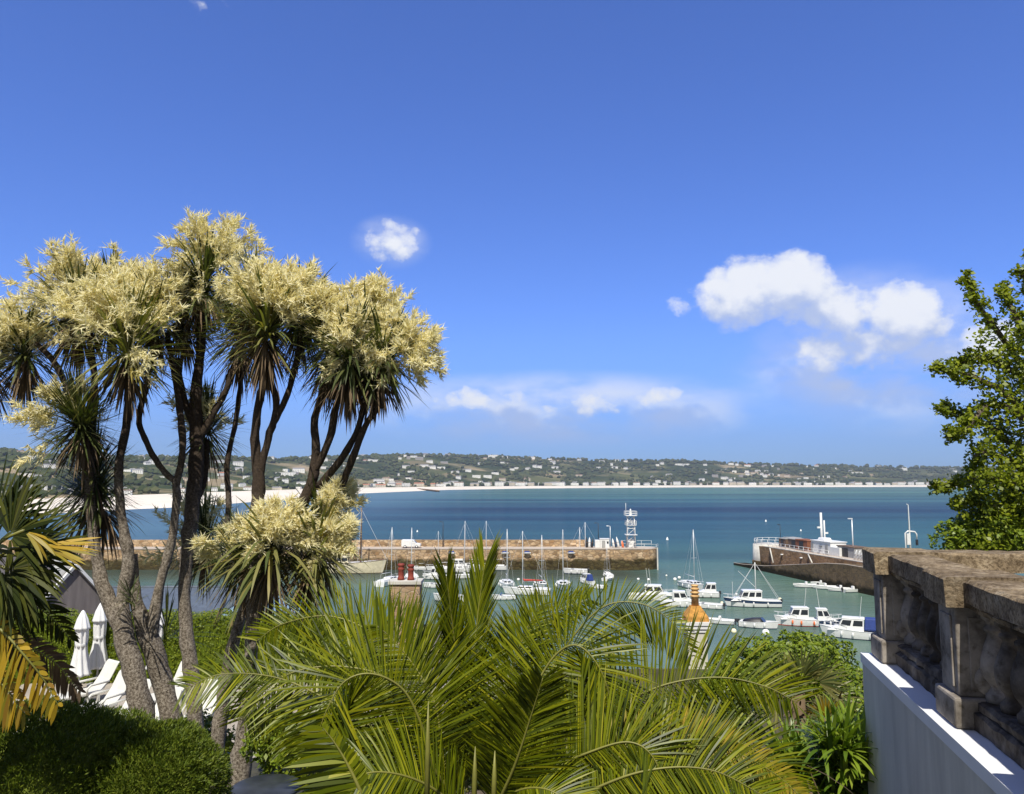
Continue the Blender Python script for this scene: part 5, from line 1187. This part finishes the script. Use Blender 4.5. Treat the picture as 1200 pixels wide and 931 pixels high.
    spots = [(930, 905, 'leftmost of the bright strap leaved clumps below the white wall'), (968, 925, 'bright strap leaved clump at the bottom edge left of the white wall'), (1000, 908, 'bright strap leaved clump touching the foot of the white wall'), (950, 955, 'bright strap leaved clump cut by the bottom edge of the picture'),
             (992, 960, 'lowest bright strap leaved clump beside the white wall'), (985, 880, 'bright strap leaved clump below the small dry fan palm'), (915, 950, 'bright strap leaved clump under the yellow palm frond'), (1018, 930, 'bright strap leaved clump half behind the corner of the white wall')]
    for i, (px, py, lab) in enumerate(spots): clump(px, py, 8.6 - .25 * (i % 3), 120, .55, lab)
    # ivy and leaf litter over the bank
    mb = MB()
    for i in range(15000):
        x, y = rnd(-9, 7.5), rnd(6.5, 30)
        if y > 17 and x < 1: continue
        leaf(mb, Vector((x, y, G(x, y) + rnd(.02, .3) * VN(x * 2, y * 2) * 1.8)), rnd(.07, .15), Vector((0, -.3, 1)))
    mb.build('ground_cover', 'shrub', kind='stuff')
    # small fan palm among the shrubs
    c = at(936, 812, 12.2); t = thing('small_fan_palm', 'small fan palm with stiff grey green leaves among the right shrubs', 'palm', (c.x, c.y, G(c.x, c.y)))
    MB().tube([(0, 0, 0), (0, 0, c.z - t.location.z)], [.12, .1], 8, jit=.1).build('trunk', 'dead', t)
    for x, y, dx, dz in ((918, 800, -.7, .6), (940, 792, .1, 1), (958, 800, .7, .7), (965, 818, 1, .1), (912, 818, -1, .1), (935, 806, -.1, .4)):
        fan_leaf(t, at(x, y, 12.1), (dx, -.3, dz), .48, 22, (0, -1, .3), 'cordlit', .3, 85, .03, c)
    mb = MB()
    for i in range(240): mb.blade(at(rnd(925, 1003), rnd(815, 880), 11.8 + rnd(0, .8)), Vector((rnd(-1, 1), -.3, rnd(-.6, .5))), rnd(.12, .34), .03, .6, n=3)
    mb.build('dead_leaf_skirt', 'dead', t, True)
    c = at(968, 842, 10.6); t = thing('small_fan_palm', 'low yellowish fan palm beneath the dry leaves right of the large palm', 'palm', (c.x, c.y, G(c.x, c.y)))
    MB().tube([(0, 0, 0), (0, 0, max(.1, c.z - t.location.z))], [.08, .06], 8).build('trunk', 'dead', t)
    for dx, dz in ((-.8, .4), (0, 1), (.8, .5)): fan_leaf(t, c, (dx, -.3, dz), .32, 16, (0, -1, .3), 'palmyellow' if dx == 0 else 'cordlit', .3, 80, .03)
    # broad leafed banana-like plant by the wall
    c = at(1000, 855, 10.2); t = thing('banana_plant', 'upright plant with two broad leaves and a yellow bract by the white wall', 'plant', (c.x, c.y, G(c.x, c.y)))
    h = c.z - t.location.z
    MB().tube([(0, 0, 0), (0, 0, h * .5), (.02, 0, h)], [.05, .04, .025], 8).build('stem', 'rachis', t)
    mb = MB(); mb.blade(c, Vector((-.9, -.1, .25)), .55, .16, .4, Vector((0, -.5, .9)), 6, base=.5); mb.blade(c, Vector((-.4, -.2, .8)), .4, .12, .9, Vector((.7, -.5, .3)), 6, base=.5); mb.build('broad_leaf', 'strap', t, True)
    mb = MB(); mb.blade(at(994, 845, 10.1), Vector((.15, -.1, -1)), .28, .07, .2, Vector((1, -.3, 0)), 4, base=.6); mb.build('bract', 'palmyellow', t, True)
shrubs()
def right_tree():
    D = 11.0; base = at(1262, 700, D); t = thing('leafy_tree', 'broad leafed green tree reaching in from the right edge above the balustrade', 'tree', (base.x, base.y, 15.0))
    A = lambda x, y, d=0: at(x, y, D + d); mb = MB(); lf = MB(); rs = []
    br = [[(1262, 760), (1258, 640), (1250, 540), (1240, 430), (1225, 350), (1205, 300)], [(1250, 560), (1215, 500), (1175, 460), (1135, 440), (1092, 432)], [(1248, 520), (1205, 440), (1170, 390), (1145, 355), (1133, 325)],
          [(1240, 450), (1205, 400), (1185, 360), (1176, 338)], [(1252, 590), (1205, 540), (1160, 500), (1125, 485), (1100, 478)], [(1256, 610), (1215, 580), (1165, 560), (1125, 565), (1096, 574)],
          [(1250, 540), (1200, 490), (1160, 475), (1130, 505), (1110, 512)], [(1230, 380), (1210, 340), (1195, 318)], [(1256, 640), (1200, 610), (1150, 590), (1120, 592)], [(1245, 480), (1195, 440), (1150, 420), (1120, 428)], [(1256, 600), (1190, 545), (1150, 530), (1140, 548)]]
    for b in br:
        pts = smooth([(*A(x, y, rnd(-.5, .5) if i else 0), .05 * (1 - i / len(b)) + .008) for i, (x, y) in enumerate(b)], 6)
        if b is br[0]: pts = [np.append(p[:3], p[3] * 2.6) for p in pts]
        mb.tube([p[:3] for p in pts], [float(p[3]) for p in pts], 7); rs.append(pts)
    mb.build('trunk', 'branch', t, True)
    def twig(p, r, n):
        for i in range(int(n * 1.15)):
            u = unit(); q = Vector(p) + u * r * random.random() ** .5; leaf(lf, q, rnd(.038, .085), Vector((0, -.35, .75)), .8)
    for b in rs:
        for i, p in enumerate(b):
            f = i / len(b)
            if f < .3: twig(p[:3], .42, 70); continue
            twig(p[:3], .06 + .20 * (1 - f) + .05, int(20 + 26 * (1 - f)))
            if random.random() < .75:                           # side sprays
                d = Vector((rnd(-1, .6), rnd(-.6, .6), rnd(-.3, 1))).normalized(); l = rnd(.15, .42) * (1.25 - f)
                for k in range(5): twig(Vector(p[:3]) + d * l * k / 4, .075, 10)
    for i in range(120):
        c = A(rnd(1150, 1260), rnd(380, 640), rnd(-.5, .9)); twig(c, .2, 38)
    for i in range(60): c = A(rnd(1125, 1230), rnd(560, 640), rnd(-.3, .8)); twig(c, .17, 34)
    lf.build('crown', 'treeleaf', t, True)
right_tree()
#@BUILT
# ------------------------------------------------------------------ white wall and old balustrade on the right
def balustrade():
    O = Vector((3.465, 8.0, 0)); w = Vector((.2022, .9793, 0)); n = Vector((.9793, -.2022, 0)); rz = math.atan2(n.y, n.x)
    Pt = lambda s, o, z=0: O - w * s + n * o + Vector((0, 0, z))
    def bx(mb, s0, s1, o0, o1, z0, z1, ch=0):
        q = [Pt(s0, o0), Pt(s0, o1), Pt(s1, o1), Pt(s1, o0)]; vs = [(p.x, p.y, z0) for p in q] + [(p.x, p.y, z1) for p in q]
        return mb.add(vs, [(0, 1, 2, 3), (7, 6, 5, 4), (1, 0, 4, 5), (2, 1, 5, 6), (3, 2, 6, 7), (0, 3, 7, 4)])
    def rough(mb, s0, s1, o0, o1, z0, z1, seg=.07, amp=.006, along='s', tilt=0):
        """a worn stone block: its edges wander by a centimetre"""
        L = (s1 - s0) if along == 's' else (o1 - o0); m = max(2, int(L / seg)); secs = []; f = VN
        for i in range(m + 1):
            t = i / m; k = lambda a: (f(a * 17 + t * L / .11, a * 5 + 3.1) - .5) * 2 * amp + rnd(-1, 1) * amp * .25
            if along == 's':
                s = s0 + L * t; c = .022; pr = [(o0 + k(1), z0 + k(2)), (o0 + k(3), z1 - c + k(4)), (o0 + c + k(5), z1 + k(6)), (o1 - c, z1 + k(7)), (o1 + k(8), z1 - c), (o1, z0)]
                secs.append([Pt(s, o, z) for o, z in pr])
            else:
                o = o0 + L * t; c = .022; pr = [(s1 + k(1), z0 + k(2)), (s1 + k(3), z1 - c + k(4)), (s1 - c + k(5), z1 + k(6)), (s0 + c, z1 + k(7)), (s0, z1 - c + k(8)), (s0, z0)]
                secs.append([Pt(s, o, z) for s, z in pr])
        mb.loft(secs, 0, False); return mb
    t = thing('white_terrace_wall', 'tall white painted wall with a sunlit ledge under the old balustrade', 'wall', Pt(0, 0, 13))
    bx(MB(), 0, 11, 0, 7, 12.5, 18.22).build('wall_face', 'wallwhite', t, True)
    bx(MB(), -.012, 11, -.012, .60, 18.22, 18.31).build('ledge', 'ledge', t, True)
    tf = bx(MB(), .6, 11, .6, 7, 18.22, 18.29).build('terrace_floor', 'paving', t, True)
    t = thing('stone_balustrade', 'weathered grey stone balustrade with a lichen covered coping on the white wall', 'balustrade', Pt(0, 0, 18.31))
    Z0 = 18.31; piers = (.10, 2.06, 4.02, 5.98)
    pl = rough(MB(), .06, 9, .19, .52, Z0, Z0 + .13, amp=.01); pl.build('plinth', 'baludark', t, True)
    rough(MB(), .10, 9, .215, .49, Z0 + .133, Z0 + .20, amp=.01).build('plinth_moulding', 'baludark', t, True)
    rough(MB(), .06, .40, .53, 4.2, Z0, Z0 + .19, amp=.012, along='o').build('plinth', 'balu', t, True)
    prof = [(.085, 0), (.085, .05), (.065, .07), (.05, .10), (.06, .125), (.09, .17), (.108, .235), (.104, .30), (.085, .38), (.062, .45), (.05, .495), (.072, .515), (.072, .535), (.052, .55), (.062, .58), (.088, .60), (.088, .66)]; prof = [(a_, b_ * .915) for a_, b_ in prof]
    zb = Z0 + .20
    def baluster(s, o):
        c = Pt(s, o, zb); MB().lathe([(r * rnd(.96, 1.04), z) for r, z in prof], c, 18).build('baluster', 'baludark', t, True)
    for a in piers:
        mb = MB(); bx(mb, a - .04, a + .40, .07, .56, Z0 + .004, Z0 + .21); p = mb.build('pier_plinth', 'balu', t, True, bev=.02)
        mb = MB(); bx(mb, a, a + .36, .115, .51, Z0 + .21, 19.13); p = mb.build('pier', 'balu', t, True, bev=.012)
        # raised scrolled panels on the two faces that show
        mb = MB(); bx(mb, a + .36, a + .375, .19, .44, zb + .06, 19.06); bx(mb, a + .07, a + .29, .10, .115, zb + .06, 19.06); q = mb.build('panel', 'balu', p, True, bev=.006)
        mb = MB(); q0 = Pt(a + .372, .315, zb + .13)
        mb.lathe([(.105, -.012), (.105, .014), (.06, .02)], (0, 0, 0), 18); r = mb.build('scroll', 'balu', p); r.rotation_euler = (R(90), 0, rz); r.location = q0 - t.location
        # half baluster against the pier
        c = Pt(a + .41, .35, zb); MB().lathe(prof, c, 18).build('baluster', 'balu', t, True)
        if a > 1: c = Pt(a - .05, .35, zb); MB().lathe(prof, c, 18).build('baluster', 'balu', t, True)
        mb = MB(); rough(mb, a - .06, a + .44, .035, .60, 19.135, 19.345, .09, .006); mb.build('pier_cap', 'coping', t, True)
    for a in piers:
        for k in range(5): baluster(a + .66 + k * .25, .35)
        rough(MB(), a + .445, a + 1.895, .155, .52, 19.165, 19.325, .09, .006).build('coping', 'coping', t, True)
        rough(MB(), a + .37, a + 1.955, .19, .49, 19.115, 19.163, .06, .008).build('coping_moulding', 'coping', t, True)
    for k in range(11): baluster(.28, .78 + k * .26)
    rough(MB(), .04, .47, .605, 4.2, 19.165, 19.335, .09, .006, along='o').build('coping', 'coping', t, True)
balustrade()

# ------------------------------------------------------------------ roofs and chimneys below the garden
def gable_house(name, label, base, rz, L, Wd, zw, ridge, wallm, roofm, chim=None, skyl=0, board=False, door=True):
    """ridge along local X; base = ground centre; returns the thing"""
    t = thing(name, label, 'house', base, rz); b = 0; hw = zw - base.z; hr = ridge - base.z
    mb = MB(); P5 = lambda x: [(x, -Wd / 2, 0), (x, Wd / 2, 0), (x, Wd / 2, hw), (x, 0, hr), (x, -Wd / 2, hw)]
    mb.loft([P5(-L / 2), P5(L / 2)], 0, False); mb.build('wall', wallm, t)
    e = .35; k = (hr - hw) / (Wd / 2); rf = MB()
    for sd in (-1, 1):
        y0, z0 = sd * (Wd / 2 + e), hw - k * e; th = .16
        a = [(x, y, z) for x in (-L / 2 - .2, L / 2 + .06) for y, z in ((0, hr + .02), (y0, z0 + .02), (y0, z0 + .02 + th), (0, hr + .02 + th * 1.2))]
        rf.add(a, [(0, 1, 2, 3), (7, 6, 5, 4), (0, 4, 5, 1), (1, 5, 6, 2), (2, 6, 7, 3), (3, 7, 4, 0)])
    rf.tube([(-L / 2 - .2, 0, hr + .2), (L / 2 + .06, 0, hr + .2)], .13, 6); r = rf.build('roof', roofm, t)
    if board:
        for sd in (-1, 1):
            q = MB(); x = L / 2 + .10
            q.tube([(x, 0, hr + .1), (x, sd * (Wd / 2 + e), hw - k * e + .1)], .13, 4); q.build('bargeboard', 'white', r)
    for i in range(skyl):
        x = -L * .05 - i * 2.3; y = -Wd * .24; z = hr + .19 - k * Wd * .24; nn = Vector((0, -k, 1)).normalized() if False else None
        q = MB(); dy = .5; q.add([(x - .4, y - dy, z - k * dy + .05), (x + .4, y - dy, z - k * dy + .05), (x + .4, y + dy, z + k * dy + .05), (x - .4, y + dy, z + k * dy + .05)], [(0, 1, 2, 3)]); q.build('skylight', 'glass', r)
        q = MB(); q.tube([(x - .42, y - dy, z - k * dy + .05), (x + .42, y - dy, z - k * dy + .05), (x + .42, y + dy, z + k * dy + .05), (x - .42, y + dy, z + k * dy + .05), (x - .42, y - dy, z - k * dy + .05)], .05, 4); q.build('skylight_frame', 'alu', r)
    for sx in (-.3, .25):
        for sd in (-1, 1): MB().box((sx * L, sd * (Wd / 2 + .01), hw * .55), (1.1, .08, 1.3)).build('window', 'glass', t)
    return t
def houses():
    c = at(88, 664, 52)                       # peak of the grey gable
    d = Vector((-.80, .60, 0)); L = 15; ctr = Vector((c.x, c.y, 0)) + d * (L / 2); base = Vector((ctr.x, ctr.y, 5.5))
    rz = math.atan2(-d.y, -d.x)
    t = gable_house('slate_roofed_house', 'house with a grey gable and dark slate roof behind the hedge at left', base, rz, L, 8.2, c.z - 4.6, c.z, 'gable', 'slate', board=True, skyl=2)
    MB().box((L / 2 - .5, -.55, c.z - 5.5 - .1), (.7, .8, 1.9)).build('chimney', 'white', t)
    b = at(190, 692, 57); t = gable_house('blue_roofed_cottage', 'pale cottage with a blue grey roof seen between the palm trunks', Vector((b.x, 57, 3.5)), R(2), 10.5, 7, 11.2, 13.3 if False else b.z, 'housecream', 'blueslate')
    b = at(300, 700, 54); t = gable_house('orange_cottage', 'orange red cottage with a pale blue roof glimpsed through the strap leaves', Vector((b.x, 54, 4)), R(100), 7, 4.6, b.z - 1.4, b.z, plain('orange_red_render', (.52, .13, .06), .9, .15), plain('pale_blue_roof', (.22, .33, .42), .7, .15))
    # stone stack with two red pots
    def stackhouse(px, D, ridge_py, wallm, roofm, label, L=9, dx=0):
        r = at(px, ridge_py, D); return gable_house('harbour_house', label, Vector((r.x + dx, D + 1.2, 5.5)), R(0), L, 6.5, r.z - 2.6, r.z, wallm, roofm)
    t = stackhouse(470, 32, 748, 'housecream', 'slate', 'harbour house carrying the stone chimney with two red pots', 4.5)
    top = at(476, 683, 32); o = MB(); hw = 34 / F * 32 / 2
    mb = MB().box((top.x, 32.0, (top.z + 9) / 2), (hw * 2, .9, top.z - 9)); ch = mb.build('chimney', 'chimney_stone', t, True)
    MB().box((top.x, 32.0, top.z + .05), (hw * 2 + .12, 1.02, .12)).build('chimney_cap', 'pierwhite', ch, False).location = -t.location
    pot = [(.19, 0), (.19, .1), (.155, .14), (.15, .42), (.18, .46), (.18, .52), (.15, .55), (.15, .60), (.19, .64), (.19, .70), (.13, .74)]
    for x, sc in ((470, 1), (481.5, .94)):
        p = at(x, 683, 32); q = MB().lathe([(r * .74, z * sc * .88) for r, z in pot], (p.x - t.location.x, 31.95 - t.location.y, top.z + .11 - t.location.z), 16); q.build('chimney_pot', 'terracotta', ch)
    # white stack with a yellow ringed pot
    t = stackhouse(800, 35, 800, 'housecream', 'slate', 'harbour house carrying the white chimney with a ringed yellow pot', 3.2)
    k = 34 / F; top = at(815, 727, 34); ch = MB().box((top.x - .02, 34, (top.z + 8) / 2 - .2), (22 * k, .8, top.z - 8 - .4)).build('chimney', 'wallwhite', t, True)
    oc = lambda mb, nm, m: mb.build(nm, m, ch, False)
    lx, ly, lz = top.x - t.location.x, 34 - t.location.y, top.z - t.location.z
    for z, w in ((-.36, 24.5), (-.22, 27), (-.07, 29)): oc(MB().box((lx, ly, lz + z), (w * k, .8 + (w - 22) * k, .14)), 'chimney_cap', 'ledge')
    mb = MB(); secs = []
    for z, w in ((0, 26), (.18, 25), (.30, 21), (.52, 13), (.60, 11)): h = w * k / 2; secs.append([(lx - h, ly - h * .9, lz + z), (lx + h, ly - h * .9, lz + z), (lx + h, ly + h * .9, lz + z), (lx - h, ly + h * .9, lz + z)])
    mb.loft(secs, 0, False); oc(mb, 'flaunching', 'lichen')
    pr = [(.16, .5), (.15, .95), (.19, .98), (.19, 1.03), (.14, 1.05), (.14, 1.10), (.19, 1.12), (.19, 1.18), (.14, 1.2), (.14, 1.25), (.18, 1.27), (.18, 1.33), (.13, 1.35), (.13, 1.40), (.16, 1.42), (.15, 1.47)]
    oc(MB().lathe(pr, (lx, ly, lz), 18), 'chimney_pot', 'yellowpot')
houses()

# ------------------------------------------------------------------ terrace furniture
def terrace():
    z = 13.392
    def parasol(px, py, ytop, label, lean=0):
        p = onz(px, py, z); H = at(px, ytop, p.y).z - z
        t = thing('closed_parasol', label, 'parasol', p, 0, 'closed parasols on the terrace'); f = H / 2.6
        MB().tube([(0, 0, 0), (0, 0, H - .02)], .028, 8).build('pole', 'pot', t)
        MB().lathe([(.30, 0), (.30, .05), (.05, .08), (.045, .3)], n=18).build('base', 'pot', t)
        def folds(prof, nf=8, amp=.20):
            secs = []
            for r, zz in prof: secs.append([(r * (1 + amp * math.cos(nf * a + zz * 2)) * math.cos(a) + lean * (zz - .8) * .1, r * (1 + amp * math.cos(nf * a + zz * 2)) * math.sin(a), zz) for a in np.linspace(0, 2 * math.pi, 49)[:-1]])
            return MB().loft(secs)
        folds([(.30, .55 * f), (.27, .62 * f), (.22, .95 * f), (.165, 1.3 * f), (.15, 1.5 * f), (.17, 1.8 * f), (.17, 2.0 * f), (.14, 2.2 * f), (.06, 2.5 * f)]).build('canopy', 'canvas', t)
        folds([(.235, 2.02 * f), (.215, 2.08 * f), (.15, 2.35 * f), (.05, 2.58 * f), (.012, 2.62 * f)], 8, .1).build('top_flap', 'canvas', t)
        MB().lathe([(.172, 1.44 * f), (.178, 1.5 * f), (.172, 1.56 * f)], n=18).build('tie_strap', 'pot', t)
    parasol(92, 812, 716, 'nearest closed white parasol at the left end of the terrace')
    parasol(113.5, 803, 707, 'closed white parasol just behind and right of the nearest one')
    parasol(182, 802, 713, 'closed white parasol half hidden behind the forked palm trunks')
    def lounger():
        t = thing('sun_lounger', '', 'sun lounger'); w = .66
        MB().box((.62, 0, .33), (1.3, w, .10)).build('seat', 'lounge', t, bev=.03)
        MB().loft([[(x, -w / 2, zz), (x, w / 2, zz), (x + .07, w / 2, zz - .05), (x + .07, -w / 2, zz - .05)] for x, zz in ((-.03, .36), (-.30, .72), (-.52, 1.12))], 0, False).build('backrest', 'lounge', t, bev=.02)
        for sx, sy in ((.08, 1), (.08, -1), (1.15, 1), (1.15, -1)): MB().box((sx, sy * (w / 2 - .05), .14), (.07, .07, .28)).build('leg', 'lounge', t)
        for sd in (-1, 1):
            a = MB().tube([(-.2, sd * (w / 2 + .02), .6), (.35, sd * (w / 2 + .02), .58), (.45, sd * (w / 2 + .02), .5), (.45, sd * (w / 2 + .02), .34)], [.03, .035, .035, .03], 6).build('armrest', 'lounge', t)
        for k in range(5): pass
        MB().box((.62, 0, .20), (1.2, w - .1, .06)).build('side_rail', 'lounge', t)
        return t
    l0 = lounger(); spots = [(112, 822, -125, 'white sun lounger with a raised back between the parasols and the forked trunk'), (128, 838, -120, 'white sun lounger in front of the raised one, its back beside the forked trunk'), (150, 850, -115, 'white sun lounger whose backrest touches the left side of the forked trunk'), (205, 824, -115, 'white sun lounger seen just left of the straight middle trunk'), (184, 862, -110, 'white sun lounger between the two arms of the forked trunk'), (238, 852, -110, 'white sun lounger low behind the feathery palm tip right of the middle trunk')]
    for i, (px, py, rz, lab) in enumerate(spots):
        p = onz(px, py, z)
        if i == 0: l0.location = p; l0.rotation_euler = (0, 0, R(rz)); l0['label'] = lab; l0['group'] = 'white sun loungers on the terrace'
        else: dup(l0, p, R(rz), lab, 'white sun loungers on the terrace')
    c = at(312, 922, 8.6); t = thing('garden_table', 'round dark garden table in the shade at the bottom edge', 'table', (c.x, c.y, 15.6))
    h = c.z - 15.6 if c.z - 15.6 > .4 else .7
    MB().lathe([(.34, h - .04), (.36, h - .02), (.36, h), (.33, h + .012)], n=36).build('tabletop', 'table', t)
    MB().tube([(0, 0, .03), (0, 0, h - .04)], .04, 8).build('leg', 'table', t); MB().lathe([(.22, 0), (.22, .03), (.05, .05)], n=20).build('foot', 'table', t)
terrace()
# ------------------------------------------------------------------ air
def haze():
    m = bpy.data.materials.new('sea_haze'); m.use_nodes = True; nt = m.node_tree; nt.nodes.clear(); o = nt.nodes.new('ShaderNodeOutputMaterial')
    v = nt.nodes.new('ShaderNodeVolumePrincipled'); v.inputs['Color'].default_value = (.80, .88, 1, 1); v.inputs['Density'].default_value = .00009; v.inputs['Anisotropy'].default_value = .3
    nt.links.new(v.outputs[0], o.inputs['Volume'])
    MB().box((0, 2400, 150), (16000, 5200, 320)).build('haze', m, kind='stuff')
HAZE = True
if HAZE: haze()
